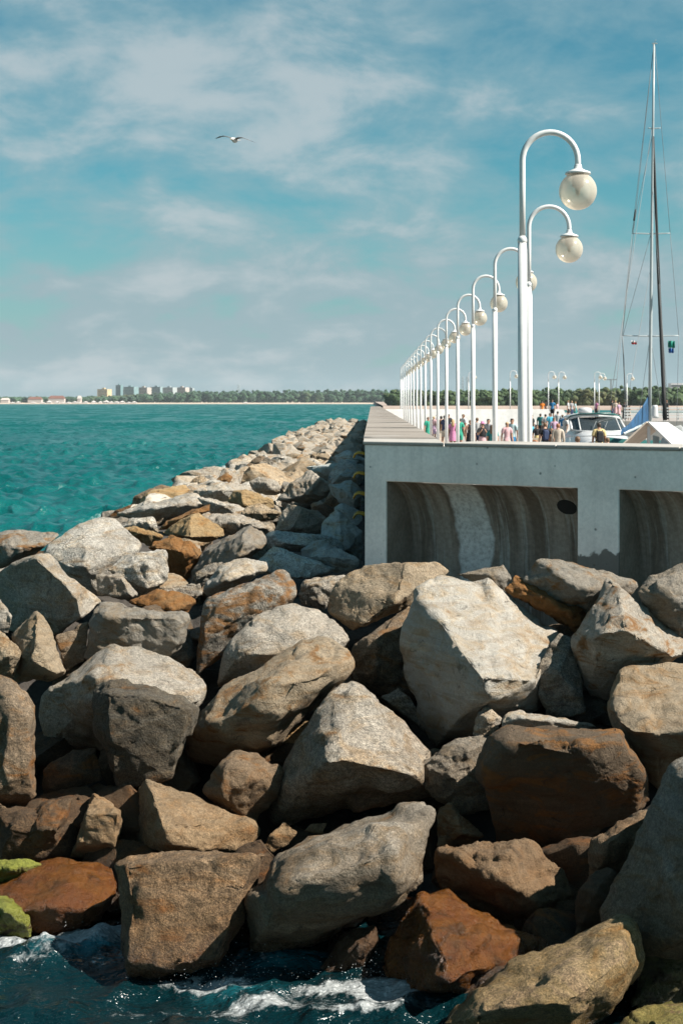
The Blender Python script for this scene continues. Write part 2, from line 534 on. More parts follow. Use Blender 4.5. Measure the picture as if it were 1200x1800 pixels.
# ------------------------------------------------------------------ the sea
def make_sea():
    Ys = np.concatenate([7.0 * (30 / 7.0) ** np.linspace(0, 1, 300)[:-1], np.arange(30, 60, 0.22), np.arange(60, 150, 0.36), np.arange(150, 300, 0.75), np.arange(300, 640, 2.2), 640 * (2700 / 640) ** np.linspace(0, 1, 90), [3000, 3600, 4300, 4900]])
    nr = len(Ys)
    tx = np.concatenate([np.linspace(-0.55, -0.31, 16)[:-1], np.linspace(-0.31, 0.06, 330), np.linspace(0.06, 0.7, 46)[1:]])
    nc = len(tx)
    Y, T = np.meshgrid(Ys, tx, indexing='ij')
    X = T * Y
    Z = np.zeros_like(X)
    dxs = np.maximum(np.gradient(Ys)[:, None] * np.ones_like(X), Y * np.gradient(tx)[None, :])
    rg = np.random.default_rng(5)
    DX = np.zeros_like(X)
    DY = np.zeros_like(X)
    for i in range(90):
        L = 0.34 * (3.4 / 0.34) ** rg.random()
        a = rg.normal(-1.25, 0.7)
        kx, ky = math.cos(a) * 2 * math.pi / L, math.sin(a) * 2 * math.pi / L
        amp = 0.0165 * L ** 0.80 * (0.5 + rg.random())
        amp = amp * np.clip((L / dxs - 1.6) / 1.6, 0, 1) * np.clip(0.42 + (Y - 16) / 90, 0.42, 1)
        ph = kx * X + ky * Y + rg.random() * 6.28
        Z += amp * np.sin(ph)
        DX += amp * 0.8 * math.cos(a) * np.cos(ph)
        DY += amp * 0.8 * math.sin(a) * np.cos(ph)
    XX, YY = X + DX, Y + DY
    # surf where the swell meets the front of the rocks, and along the seaward foot of the mound
    foam = np.zeros_like(X)
    aer = np.zeros_like(X)
    def blob(a, px, py, rx, ry, s=1.0):
        D = EYE * F / (py - HY)
        cx = (px - VX) / F * D
        a += s * np.exp(-(((X - cx) / rx) ** 2 + ((Y - D) / ry) ** 2))
    for b in ((110, 1642, .60, .14, 1.0), (195, 1638, .30, .16, 1.2), (70, 1668, .45, .16, .75), (150, 1662, .45, .16, .9), (40, 1655, .3, .14, .8), (110, 1690, .4, .12, .55), (20, 1700, .3, .16, .42), (300, 1730, .35, .15, .55),
              (390, 1735, .3, .16, .75), (470, 1768, .45, .14, .85), (560, 1742, .4, .13, .75), (650, 1735, .28, .13, .85), (690, 1762, .35, .13, 1.0),
              (745, 1748, .3, .08, 1.0), (640, 1785, .5, .10, .75), (350, 1785, .5, .1, .42), (250, 1770, .6, .1, .35), (470, 1700, .4, .2, .5), (130, 1755, .7, .2, .28)):
        blob(foam, *b)
    for b in ((195, 1672, .20, .22, .9), (100, 1680, .35, .15, .35), (450, 1700, .45, .2, .55), (540, 1690, .25, .2, .35), (420, 1745, .3, .15, .4)):
        blob(aer, *b)
    fade = np.clip((13.5 - Y) / 1.5, 0, 1)
    foam *= fade
    edge = np.exp(-((X + 9.3) / 1.2) ** 2) * np.clip((Y - 16) / 8, 0, 1) * np.clip((150 - Y) / 30, 0, 1)
    nz = fbm(np.stack([X.ravel() * .35, Y.ravel() * .12, X.ravel() * 0], 1), 3, 3).reshape(X.shape)
    foam += edge * np.clip(0.52 + 0.45 * nz, 0, 1)
    foam = np.clip(foam, 0, 1.1)
    clear = np.clip((16 - Y) / 3, 0, 1) * np.clip((X + 12) / 4, 0, 1)
    ch = fbm(np.stack([X.ravel() * 4, Y.ravel() * 4, X.ravel() * 0], 1), 4, 9).reshape(X.shape)
    Z += clear * (0.022 * ch) + 0.03 * foam * np.clip(ch + .4, 0, 2) * clear + 0.02 * np.clip(aer, 0, 1) * clear
    V = np.stack([XX, YY, Z], -1).reshape(-1, 3)
    idx = np.arange(nr * nc).reshape(nr, nc)
    Q = np.stack([idx[:-1, :-1], idx[:-1, 1:], idx[1:, 1:], idx[1:, :-1]], -1).reshape(-1, 4)
    me = bpy.data.meshes.new('sea')
    me.from_pydata(V.tolist(), [], Q.tolist())
    me.polygons.foreach_set('use_smooth', [True] * len(Q))
    for nm, a in (('foam', foam), ('aerated', np.clip(aer, 0, 1)), ('clear', clear)):
        at = me.attributes.new(nm, 'FLOAT', 'POINT')
        at.data.foreach_set('value', a.ravel().astype(np.float32))
    me.update()
    o = link('sea', me, mat=M['water'])
    tag(o, 'choppy teal sea with white foam along the boulders', 'sea', kind='structure')
    # open water all around, below the waves
    R = 4900
    mb = MB().add([(-R, -R, -0.6), (R, -R, -0.6), (R, R, -0.6), (-R, R, -0.6)], [(0, 1, 2, 3)])
    tag(mb.build('water', M['water']), 'open teal water out to the horizon', 'water', kind='structure')


    # thrown droplets over the surf
    V0 = np.array([(0, 0, 1), (.9, 0, 0), (0, .9, 0), (-.9, 0, 0), (0, -.9, 0), (0, 0, -1)], float)
    F0 = [(0, 1, 2), (0, 2, 3), (0, 3, 4), (0, 4, 1), (5, 2, 1), (5, 3, 2), (5, 4, 3), (5, 1, 4)]
    VV, FF = [], []
    rg = np.random.default_rng(3)
    for (px, py, n, sx, sz) in ((390, 1712, 90, .22, .10), (330, 1735, 60, .25, .05), (470, 1720, 60, .25, .08), (600, 1735, 70, .25, .06), (640, 1722, 50, .12, .08), (180, 1640, 70, .25, .05), (85, 1690, 30, .2, .03), (760, 1745, 30, .15, .04), (540, 1760, 40, .3, .04)):
        D = EYE * F / (py - HY)
        for k in range(n):
            p = np.array([(px - VX) / F * D + rg.normal() * sx, D + rg.normal() * .12, abs(rg.normal()) * sz + .02])
            FF += [tuple(q + len(VV) * 6 for q in f) for f in F0]
            VV.append(V0 * rg.uniform(.0015, .0045) + p)
    me = bpy.data.meshes.new('sea_spray')
    me.from_pydata(np.concatenate(VV).tolist(), [], FF)
    me.polygons.foreach_set('use_smooth', [True] * len(FF))
    tag(link('sea_spray', me, mat=M['spray']), 'white droplets thrown up where the surf hits the boulders', 'spray', kind='stuff')


make_sea()


# ------------------------------------------------------------------ breakwater core under the boulders
def mound_z(x, y):
    """height of the rock surface: a slope to the sea in front, a berm along the pier"""
    wall = 18 - 0.637 * max(x, 0)
    front = 2.45 - (0.44 if x < 0.4 else 0.40) * (wall - y) if y < wall else 2.45
    side = 2.45
    if x < -4.6:
        side = 2.45 - 0.62 * (-4.6 - x)
    return min(front, side, 2.45)


def make_core():
    xs = np.concatenate([np.linspace(-12, -0.2, 30), np.linspace(0.2, 12, 24)])
    ys = np.concatenate([np.linspace(8, 19, 34), np.linspace(20, 152, 60)])
    V, Fc = [], []
    for y in ys:
        for x in xs:
            z = mound_z(x, y) - 0.62
            if x > 0.4 and y > 18.5: z = 0.5
            V.append((x, y, max(z, -1.2) + random.uniform(-.12, .12)))
    n = len(xs)
    for j in range(len(ys) - 1):
        for i in range(n - 1):
            Fc.append((j * n + i, j * n + i + 1, (j + 1) * n + i + 1, (j + 1) * n + i))
    me = bpy.data.meshes.new('ground')
    me.from_pydata(V, [], Fc)
    o = link('ground', me, mat=M['core'])
    tag(o, 'dark rubble bed beneath the breakwater boulders', 'ground', kind='structure')


make_core()

# ------------------------------------------------------------------ pier with bays, coping and step irons
AL = math.atan(0.637)
CA, SA = math.cos(AL), math.sin(AL)
TOP, DECK = 4.0, 2.05
XL, XR, D0, DEND = -0.09, 0.87, 18.0, 152.0


def face(u, v, z):
    """point on the oblique pier head: u along the face, v into it"""
    return (XL + u * CA + v * SA, D0 - u * SA + v * CA, z)


def fbox(mb, u0, u1, v0, v1, z0, z1, bev=0.0):
    b = [(u0 + bev, v0, z1), (u1 - bev, v0, z1)]
    v = [face(*p) for p in ((u0, v0, z0), (u1, v0, z0), (u1, v1, z0), (u0, v1, z0), (u0, v0, z1), (u1, v0, z1), (u1, v1, z1), (u0, v1, z1))]
    return mb.add(v, [(0, 3, 2, 1), (4, 5, 6, 7), (0, 1, 5, 4), (1, 2, 6, 5), (2, 3, 7, 6), (3, 0, 4, 7)])


pier = empty('pier_wall', (XL, D0, 0))
tag(pier, 'pale concrete pier wall with recessed wave bays and flat coping above the boulders', 'wall')
PI_ = pier.location.copy()


def pier_part(mb, name, mat):
    mb.v = [(x - PI_.x, y - PI_.y, z - PI_.z) for x, y, z in mb.v]
    o = mb.build(name, mat, pier)
    bv = o.modifiers.new('bevel', 'BEVEL')
    bv.width = 0.012
    bv.segments = 2
    bv.limit_method = 'ANGLE'
    bv.angle_limit = math.radians(50)
    return o


bays = [(0.32, 2.92), (3.43, 6.03), (6.54, 9.14)]
UEND = 9.65
us = [0.0, 0.32, 2.92, 3.43, 6.03, 6.54, 9.14, UEND]
zs_ = [0.6, 3.5, 3.955]
vid, mb = {}, MB()


def fv(i, k, v):
    if (i, k, v) not in vid:
        vid[(i, k, v)] = len(mb.v)
        mb.v.append(face(us[i], (0.0, 0.92)[v], zs_[k]))
    return vid[(i, k, v)]


solid = lambda i, k: 0 <= i < 7 and 0 <= k < 2 and (k == 1 or i % 2 == 0)
for i in range(7):
    for k in range(2):
        if not solid(i, k):
            continue
        q = [(fv(i, k, 0), fv(i + 1, k, 0), fv(i + 1, k + 1, 0), fv(i, k + 1, 0)), (fv(i, k, 1), fv(i, k + 1, 1), fv(i + 1, k + 1, 1), fv(i + 1, k, 1))]
        if not solid(i - 1, k): q.append((fv(i, k, 0), fv(i, k + 1, 0), fv(i, k + 1, 1), fv(i, k, 1)))
        if not solid(i + 1, k): q.append((fv(i + 1, k, 0), fv(i + 1, k, 1), fv(i + 1, k + 1, 1), fv(i + 1, k + 1, 0)))
        if not solid(i, k + 1): q.append((fv(i, k + 1, 0), fv(i + 1, k + 1, 0), fv(i + 1, k + 1, 1), fv(i, k + 1, 1)))
        if not solid(i, k - 1): q.append((fv(i, k, 0), fv(i, k, 1), fv(i + 1, k, 1), fv(i + 1, k, 0)))
        mb.f += q
        mb.sm += [False] * len(q)
pier_part(mb, 'frame', M['concrete'])
for bi, (u0, u1) in enumerate(bays):
    prof = [(0.035, 3.497)] + [(0.035 + 0.60 * math.sin(a), 2.62 + 0.877 * math.cos(a)) for a in np.linspace(0.12, math.pi / 2, 16)] + [(0.64, 2.3), (0.66, 1.6), (0.68, 0.6)]
    mb = MB()
    g = np.linspace(u0 + .002, u1 - .002, 30)
    rings = [[(u - u0, v, z) for v, z in prof] for u in g]
    mb.loft(rings, cap=False, smooth=True, closed=False)
    for uu, sgn in ((u0 + .004, 1), (u1 - .004, -1)):
        mb.add([(uu - u0, .02, 3.497), (uu - u0, .9, 3.497), (uu - u0, .9, .6), (uu - u0, .02, .6)], [(0, 1, 2, 3)])
    me = mb.mesh('bay_shell', M['bay'])
    o = link('bay_shell', me, pier)
    p = face(u0, 0, 0)
    o.location = (p[0] - PI_.x, p[1] - PI_.y, 0)
    o.rotation_euler = (0, 0, -AL)
    # drain near the bay's right end: dark plug, inner shade as its colour
    cu = u1 - u0 - 0.34
    a = 0.78
    cv, cz = 0.035 + 0.60 * math.sin(a), 2.62 + 0.877 * math.cos(a)
    hb = MB()
    nv = Vector((0, -0.80, -0.60))
    e2 = Vector((0, 0.60, -0.80))
    ring = [Vector((cu, cv, cz)) + Vector((1, 0, 0)) * 0.125 * math.cos(q) + e2 * 0.115 * math.sin(q) for q in np.linspace(0, 2 * math.pi, 21)[:-1]]
    hb.loft([[r + nv * .012 for r in ring], [r - nv * .05 for r in ring]], cap=True)
    hb.build('drain', M['hole'], o)
# side facing the sea, and the landward face of the parapet
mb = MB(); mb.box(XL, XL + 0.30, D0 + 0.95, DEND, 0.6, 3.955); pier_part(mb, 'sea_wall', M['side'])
mb = MB()
mb.add([(XL + .301, D0 + .35, 0.6), (XR - 0.02, D0 + 1.0, 0.6), (XR - 0.02, DEND, 0.6), (XL + .301, DEND, 0.6),
        (XL + .301, D0 + .35, 3.954), (XR - 0.02, D0 + 1.0, 3.954), (XR - 0.02, DEND, 3.954), (XL + .301, DEND, 3.954)],
       [(0, 3, 2, 1), (4, 5, 6, 7), (0, 1, 5, 4), (1, 2, 6, 5), (2, 3, 7, 6), (3, 0, 4, 7)])
pier_part(mb, 'parapet', M['inner'])
# coping slabs along the seaward run, laid crosswise, each with a thin joint
y = D0 + 0.02
k = 0
slab = None
while y < DEND - 1.0:
    L = 1.196
    if k == 0:
        mb = MB()
        v = [(XL - .02, D0 - .012, TOP - .045), (XR + .01, D0 - .012 - (XR - XL + .03) * .637, TOP - .045)]
        a, b = XL - .02, XR + .01
        y0a, y0b = D0 - .015, D0 - .015 - (b - a) * 0.637
        y1 = D0 + L
        mb.add([(a, y0a, TOP - .044), (b, y0b, TOP - .044), (b, y1, TOP - .044), (a, y1, TOP - .044),
                (a, y0a, TOP), (b, y0b, TOP), (b, y1, TOP), (a, y1, TOP)],
               [(0, 3, 2, 1), (4, 5, 6, 7), (0, 1, 5, 4), (1, 2, 6, 5), (2, 3, 7, 6), (3, 0, 4, 7)])
        pier_part(mb, 'coping_slab', M['cap'])
        y = y1 + 0.004
    else:
        if slab is None:
            mb = MB()
            mb.box(XL - .02, XR + .01, 0, L, TOP - .044, TOP)
            slab = mb.mesh('coping_slab', M['coping'])
        o = link('coping_slab', slab, pier, (-PI_.x, y - PI_.y, random.uniform(-.004, .004)))
        y += L + 0.003
    k += 1
ub = (XR + .016 - XL) / CA
u = ub
fc = None
while u < UEND:
    u2 = min(u + 1.5, UEND)
    mb = MB(); fbox(mb, u + .003, u2 - .003, -.018, 1.0, TOP - .044, TOP - .002)
    pier_part(mb, 'coping_slab', M['cap'])
    u = u2
# the wall closes the promenade on its right, out of sight
# yellow step irons up the seaward face
for i in range(4):
    z = 3.70 - i * 0.30
    mb = MB()
    D = 21.2
    pts = [(XL + .05, D - .15, z), (XL - .05, D - .15, z + .035), (XL - .11, D - .14, z + .045), (XL - .155, D - .10, z + .02), (XL - .175, D - .04, z - .03), (XL - .175, D + .04, z - .03), (XL - .155, D + .10, z + .02), (XL - .11, D + .14, z + .045), (XL - .05, D + .15, z + .035), (XL + .05, D + .15, z)]
    mb.tube(pts, 0.017, 10)
    pier_part(mb, 'step_iron', M['yellow'])

# promenade, basin edge and far arm
mb = MB()
mb.add([face(.25, .93, DECK), face(UEND + 26, .93, DECK), (34, 64, DECK), (9.2, 64, DECK), (9.2, 128, DECK), (XR - .03, 128, DECK)], [(0, 1, 2, 3, 4, 5)])
mb.add([(9.2, 64, DECK), (34, 64, DECK), (34, 64, -1), (9.2, 64, -1)], [(0, 3, 2, 1)])
mb.add([(9.2, 64, DECK), (9.2, 64, -1), (9.2, 128, -1), (9.2, 128, DECK)], [(0, 3, 2, 1)])
tag(mb.build('promenade', M['paving']), 'sunlit concrete promenade behind the pier wall', 'pavement', kind='structure')

fw = MB()
fw.add([(XR + .012, 128, 1), (18.6, 128, 1), (17.4, 129.2, 3.78), (XR + .012, 129.2, 3.78), (XR + .012, 134, 3.78), (17.4, 134, 3.78), (18.6, 135, 1), (XR + .012, 135, 1)],
       [(0, 1, 2, 3), (3, 2, 5, 4), (1, 6, 5, 2), (4, 5, 6, 7)])
o = fw.build('sloped_wall', M['inner'])
tag(o, 'bright white sloped wall across the far end of the promenade', 'wall')

UP = 2.85
mb = MB()
mb.add([(18.7, 120, UP), (110, 120, UP), (110, 215, UP), (1.5, 215, UP), (1.5, 136, UP), (18.7, 136, UP)], [(0, 1, 2, 3, 4, 5)])
mb.add([(18.7, 120, UP), (110, 120, UP), (110, 120, -1), (18.7, 120, -1)], [(0, 3, 2, 1)])
mb.add([(18.7, 120, UP), (18.7, 120, -1), (18.7, 136, -1), (18.7, 136, UP)], [(0, 3, 2, 1)])
tag(mb.build('upper_deck', M['paving']), 'pale far deck of the pier beyond the boats', 'pavement', kind='structure')

# ------------------------------------------------------------------ boulders
DT_Y = np.array([742, 760, 800, 850, 870, 900, 930, 960, 1000, 1050, 1150, 1332, 1500, 1640, 1750, 1840])
DT_D = np.array([150, 100, 58, 38, 33, 27.5, 23.5, 20.2, 17.7, 16.6, 15.5, 14.0, 12.9, 12.1, 11.5, 11.1])


def surf_depth(px, py):
    D = float(np.interp(py, DT_Y, DT_D))
    X = (px - VX) / F * D
    if X > 0:
        D -= (0.15 + 0.5 * min(max((1400 - py) / 400, 0), 1)) * X
    return D


TINT = {
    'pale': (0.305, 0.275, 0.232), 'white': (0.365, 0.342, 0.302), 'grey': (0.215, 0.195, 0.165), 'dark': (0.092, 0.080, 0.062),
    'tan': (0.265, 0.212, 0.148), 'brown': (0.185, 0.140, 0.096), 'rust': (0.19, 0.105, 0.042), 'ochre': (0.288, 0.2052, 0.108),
    'blue': (0.40, 0.44, 0.435), 'umber': (0.095, 0.068, 0.044), 'amber': (0.24, 0.122, 0.018), 'moss': (0.1152, 0.1008, 0.0576),  # blue: skylight fill of the pier's shadow put into the stone colour
}


def rock_mesh(pts, vox, rnd, amp, seed):
    """convex hull of pts (local metres), evenly re-meshed, rounded, chipped and roughened"""
    bm = bmesh.new()
    for p in pts:
        bm.verts.new(p)
    bmesh.ops.convex_hull(bm, input=bm.verts)
    bmesh.ops.delete(bm, geom=[v for v in bm.verts if not v.link_faces], context='VERTS')
    if rnd <= 6:      # few, large fracture planes
        bmesh.ops.dissolve_limit(bm, angle_limit=math.radians(19), verts=bm.verts, edges=bm.edges)
        keep = [v.co.copy() for v in bm.verts]
        bm.clear()
        for p in keep:
            bm.verts.new(p)
        bmesh.ops.convex_hull(bm, input=bm.verts)
        bmesh.ops.delete(bm, geom=[v for v in bm.verts if not v.link_faces], context='VERTS')
    bmesh.ops.dissolve_limit(bm, angle_limit=math.radians(5), verts=bm.verts, edges=bm.edges)
    ys = [v.co.y for v in bm.verts]
    ext0 = max(max(v.co[i] for v in bm.verts) - min(v.co[i] for v in bm.verts) for i in range(3))
    bmesh.ops.bevel(bm, geom=list(bm.edges), offset=ext0 * (0.006 + 0.004 * max(rnd - 3, 0)), segments=1, affect='EDGES', clamp_overlap=True)
    bmesh.ops.triangulate(bm, faces=bm.faces)
    yb = min(ys) + (max(ys) - min(ys)) * 0.62
    for it in range(7):
        long_ = []
        for e in bm.edges:
            a, b = e.verts
            L = vox if a.co.y + b.co.y < 2 * yb else vox * 2.4
            if e.calc_length() > L * 1.5:
                long_.append(e)
        if not long_:
            break
        bmesh.ops.subdivide_edges(bm, edges=long_, cuts=1, use_grid_fill=False)
        bmesh.ops.triangulate(bm, faces=[f for f in bm.faces if len(f.verts) > 3])
    for it in range({3: 0, 4: 0, 5: 1, 6: 3, 7: 9, 8: 16}.get(rnd, 0)):
        bmesh.ops.smooth_vert(bm, verts=bm.verts, factor=0.6, use_axis_x=True, use_axis_y=True, use_axis_z=True)
    m2 = bpy.data.meshes.new('boulder')
    bm.normal_update()
    bm.to_mesh(m2)
    bm.free()
    n = len(m2.vertices)
    V = np.empty(n * 3, np.float32)
    m2.vertices.foreach_get('co', V)
    V = V.reshape(-1, 3).astype(np.float64)
    N = np.empty(n * 3, np.float32)
    m2.vertices.foreach_get('normal', N)
    N = N.reshape(-1, 3).astype(np.float64)
    ext = V.max(0) - V.min(0)
    size = float(np.sort(ext)[1])
    rg = np.random.default_rng(seed)
    off = rg.random(3) * 50
    # broken-off corners
    for i in range(5):
        d = rg.normal(size=3)
        d[1] *= 0.7
        d /= np.linalg.norm(d)
        pr = V @ d
        lim = pr.max() - (0.015 + 0.03 * rg.random()) * size
        V -= np.clip(pr - lim, 0, None)[:, None] * d * 0.9
    # hewn facets: every patch of the surface gets a slightly different tilt
    K = 34
    idx = rg.integers(0, n, K)
    sd = V[idx]
    tl = rg.normal(size=(K, 3)) * 0.085
    d2 = ((V[:, None, :] - sd[None]) ** 2).sum(2)
    wgt = np.exp(-(d2 - d2.min(1, keepdims=True)) / (0.006 * size * size))
    wgt /= wgt.sum(1, keepdims=True)
    hew = (wgt * ((V[:, None, :] - sd[None]) * tl[None]).sum(2)).sum(1)
    V += N * np.clip(hew, -.05 * size, .05 * size)[:, None] * min(amp, 1.0)
    q = V / size
    big = fbm(q * 2.3 + off, 3, seed)
    med = fbm(q * 6.5 + off, 3, seed + 1)
    fin = fbm(V * 16 + off, 3, seed + 2, 0.6)
    # split layers: small ledges across one direction
    d = rg.normal(size=3); d /= np.linalg.norm(d)
    s = (q @ d) * 7 + 1.1 * big
    led = (s - np.floor(s))
    led = np.where(led < 0.82, led / 0.82, (1 - led) / 0.18) - 0.5
    patch = np.clip(vnoise(q * 2.6 + off + 9, seed) * 2.2, 0, 1)
    # scooped fractures
    sc = np.abs(vnoise(q * 3.1 + off + 21, seed + 5))
    scoop = -np.clip(0.16 - sc, 0, 1) * 1.1
    disp = amp * size * (0.016 * big + 0.010 * med + 0.016 * led * patch + 0.07 * scoop) + amp * (0.0065 * fin - 0.012 * (1 - np.abs(vnoise(V * 5.5 + off, seed + 8)) * 2.2).clip(0, 1) ** 3)
    V += N * disp[:, None]
    m2.vertices.foreach_set('co', V.astype(np.float32).ravel())
    m2.polygons.foreach_set('use_smooth', [True] * len(m2.polygons))
    m2.update()
    m2.materials.clear()
    m2.materials.append(M['rock'])
    m2.name = 'boulder'
    return m2


NROCK = 0


def set_rock(o, tint, stain=0.0, wet=0.0, moss=0.0, var=0.06):
    rv = 1 + random.uniform(-var, var)
    t = TINT[tint] if isinstance(tint, str) else tint
    o['tint'] = [t[0] * rv, t[1] * rv, t[2] * rv]
    o['stain'] = float(stain)
    o['wet'] = float(wet)
    o['moss'] = float(moss)


def boulder(label, tint, outline, ridge=(), D=None, dd=0.0, th=0.75, rnd=5, amp=1.0, stain=0.0, wet=0.0, moss=0.0, lean=0.5, ll=-0.12, group=None, back=0.72):
    """outline and ridge: photograph pixels with an optional depth offset in metres (negative is nearer)"""
    global NROCK
    NROCK += 1
    xs = [p[0] for p in outline]
    ys = [p[1] for p in outline]
    cx, cy = (min(xs) + max(xs)) / 2, (min(ys) + max(ys)) / 2
    if D is None:
        D = surf_depth(cx, cy + 0.15 * (max(ys) - min(ys)))
    D += dd
    sc = F / D
    pts, bk = [], []
    T = th * math.sqrt((max(xs) - min(xs)) * (max(ys) - min(ys))) / sc
    for p in outline:
        d = (lean if p[1] < cy else ll) * (cy - p[1]) / sc + (p[2] if len(p) > 2 else 0)
        pts.append(P(p[0], p[1], D + d))
        bx, by = cx + (p[0] - cx) * back, cy + (p[1] - cy) * back
        bk.append(P(bx, by, D + d + T))
    for p in ridge:
        d = (lean if p[1] < cy else ll) * (cy - p[1]) / sc + p[2] * 1.35
        pts.append(P(p[0], p[1], D + d))
    pts += bk
    c = sum(pts, Vector()) / len(pts)
    loc = [p - c for p in pts]
    ext = max(max(q[i] for q in loc) - min(q[i] for q in loc) for i in range(3))
    vox = min(max(ext / 48, 0.016), 0.06)
    me = rock_mesh(loc, vox, rnd, amp, 100 + NROCK)
    o = link('boulder', me, None, c)
    set_rock(o, tint, stain, wet, moss)
    tag(o, label, 'boulder', group or 'boulders of the breakwater')
    return o


B = boulder
# --- far left and upper left, beside the sea
B('flat weathered slab at the left edge, highest one beside the sea', 'grey', [(-40, 950), (10, 932, .1), (40, 931, .2), (112, 935, .3), (92, 955), (50, 978), (0, 1003), (-40, 1010)],
  [(45, 965, -.2)], D=21.5, stain=.3)
B('huge boulder at left with dark shaded front and bright right flank', 'pale', [(-50, 1020, .5), (35, 982, .1), (60, 974), (85, 970, .1), (112, 998, .1), (150, 1028, .1), (182, 1058, .1), (162, 1088), (97, 1117, -.1), (20, 1098, .3), (-50, 1100, .6)],
  [(62, 979, -.25), (100, 1014, -.35), (128, 1037, -.4), (152, 1086, -.45)], dd=.3, rnd=4)
B('large smooth white slab leaning right above the huge dark fronted boulder', 'white', [(70, 970, -.2), (125, 924), (180, 906, .2), (202, 912, .3), (230, 935, .2), (258, 962), (240, 985), (208, 1002), (180, 1015, -.1), (186, 1052, -.2), (150, 1045, -.3), (100, 1005, -.3)],
  [(150, 960, -.35), (140, 1000, -.45)], D=19.6, rnd=5, amp=.7, stain=.15, th=.5)
B('pale squarish boulder with a dark crack at its upper right corner', 'white', [(187, 1003), (217, 972, .15), (233, 968, .2), (290, 965, .15), (296, 974), (297, 1023), (250, 1043), (225, 1030)], [(262, 992, -.2), (258, 1035, -.2)], D=18.2)
B('small pointed grey wedge under the pale squarish boulder', 'pale', [(167, 1008), (210, 1006), (242, 1045), (227, 1057), (200, 1050), (174, 1047)], [(212, 1012, -.12), (230, 1048, -.15)], D=17.6)
B('rusty orange wedge of rock beneath the pale squarish boulder', 'rust', [(222, 1060), (270, 1035), (310, 1038), (350, 1055), (323, 1084), (287, 1080), (247, 1070)], [(285, 1042, -.1), (300, 1074, -.22)], D=17.0, stain=.8)
B('thin flat slab lying behind the rusty orange wedge', 'pale', [(277, 1033), (300, 1028), (353, 1025), (358, 1046), (340, 1050), (300, 1045)], [], D=17.4)
B('grey block with a level top edge left of the orange streaked boulder', 'grey', [(180, 1053, .1), (165, 1075), (145, 1160), (175, 1165), (300, 1152), (317, 1140, .1), (331, 1090, .1), (328, 1081), (250, 1072), (215, 1062)],
  [(190, 1085, -.15), (250, 1085, -.15), (322, 1088, -.12), (300, 1150, -.05)], dd=-.1, rnd=3)
B('brown stone wedged behind the pointed pale rock at left', 'brown', [(98, 1118), (157, 1093), (150, 1163), (117, 1180), (103, 1140)], [], dd=.2, stain=.3)
B('upright pointed pale rock standing near the left edge', 'tan', [(22, 1117, .15), (63, 1073, .1), (77, 1082), (97, 1117), (118, 1180), (93, 1197), (25, 1200, .2), (38, 1153, .1)],
  [(66, 1080, -.1), (64, 1125, -.2), (52, 1165, -.25), (95, 1185, -.2)], dd=-.15, rnd=4)
B('pale rounded rock cut by the left edge, above a tan one', 'pale', [(-50, 1050), (0, 1053), (23, 1083), (16, 1113), (0, 1108), (-50, 1110)], dd=-.2)
B('tan rounded rock cut by the left edge, below a pale one', 'tan', [(-50, 1100), (0, 1105), (37, 1138), (39, 1160), (23, 1195), (0, 1196), (-50, 1196)], [(15, 1150, -.15)], dd=-.25)
B('broad hump backed boulder with lit top and black shaded left side', 'pale', [(95, 1195, .3), (148, 1172, .2), (225, 1124, .35), (290, 1150, .3), (355, 1190, .1), (362, 1220), (330, 1262), (200, 1320), (80, 1320, .4), (66, 1260, .4), (70, 1215, .4)],
  [(158, 1186, -.35), (182, 1212, -.5), (345, 1238, -.3), (250, 1250, -.4)], rnd=5, stain=.1)
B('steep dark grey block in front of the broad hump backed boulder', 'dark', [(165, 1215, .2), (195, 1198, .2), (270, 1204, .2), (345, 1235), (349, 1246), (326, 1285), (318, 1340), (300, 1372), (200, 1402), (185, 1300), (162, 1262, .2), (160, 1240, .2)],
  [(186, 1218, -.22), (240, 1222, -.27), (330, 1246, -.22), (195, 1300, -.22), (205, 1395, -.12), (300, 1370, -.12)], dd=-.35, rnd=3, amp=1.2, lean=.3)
B('big brown boulder cut by the left edge, its lower half in shadow', 'brown', [(-50, 1186), (0, 1186), (20, 1195), (62, 1235), (68, 1262), (73, 1370), (65, 1412), (0, 1440), (-50, 1440)], [(20, 1230, -.2), (55, 1260, -.15), (50, 1375, -.25), (0, 1380, -.3)], dd=-.4, rnd=5, stain=.3, lean=.25)
B('dark brown stone in the gap below the broad hump backed boulder', 'umber', [(73, 1350), (130, 1317), (172, 1313), (180, 1370), (125, 1402), (75, 1402)], [(130, 1350, -.15)], dd=.1, stain=.4)
B('small rust coloured stone at the left edge above the mossy rocks', 'brown', [(-50, 1402), (0, 1410), (35, 1440), (30, 1452), (0, 1460), (-50, 1460)], dd=-.2, stain=.5)
B('dark wedge with one rusty lit corner low on the left', 'umber', [(25, 1470), (45, 1450), (75, 1405), (130, 1400), (108, 1465), (102, 1500), (60, 1512), (20, 1508)], [(60, 1460, -.2), (98, 1458, -.25)], dd=-.05, stain=.4)
B('small tan cube lit on its front, right of the dark wedge', 'tan', [(150, 1430, .1), (165, 1395, .2), (213, 1423, .1), (218, 1450), (207, 1480), (200, 1507), (125, 1507), (128, 1480)], [(152, 1432, -.2), (208, 1430, -.22), (140, 1482, -.18), (200, 1485, -.2)], dd=-.1, rnd=3)
B('slanting tan boulder, dark on the left face, above the square front block', 'tan', [(250, 1366, .1), (270, 1373), (300, 1388), (408, 1422, .1), (463, 1450, .1), (460, 1485), (440, 1502), (370, 1504), (300, 1488), (240, 1502, .2), (233, 1430, .3), (238, 1385, .25)],
  [(262, 1385, -.15), (283, 1448, -.42), (297, 1480, -.42), (370, 1498, -.3)], dd=-.25, rnd=4)
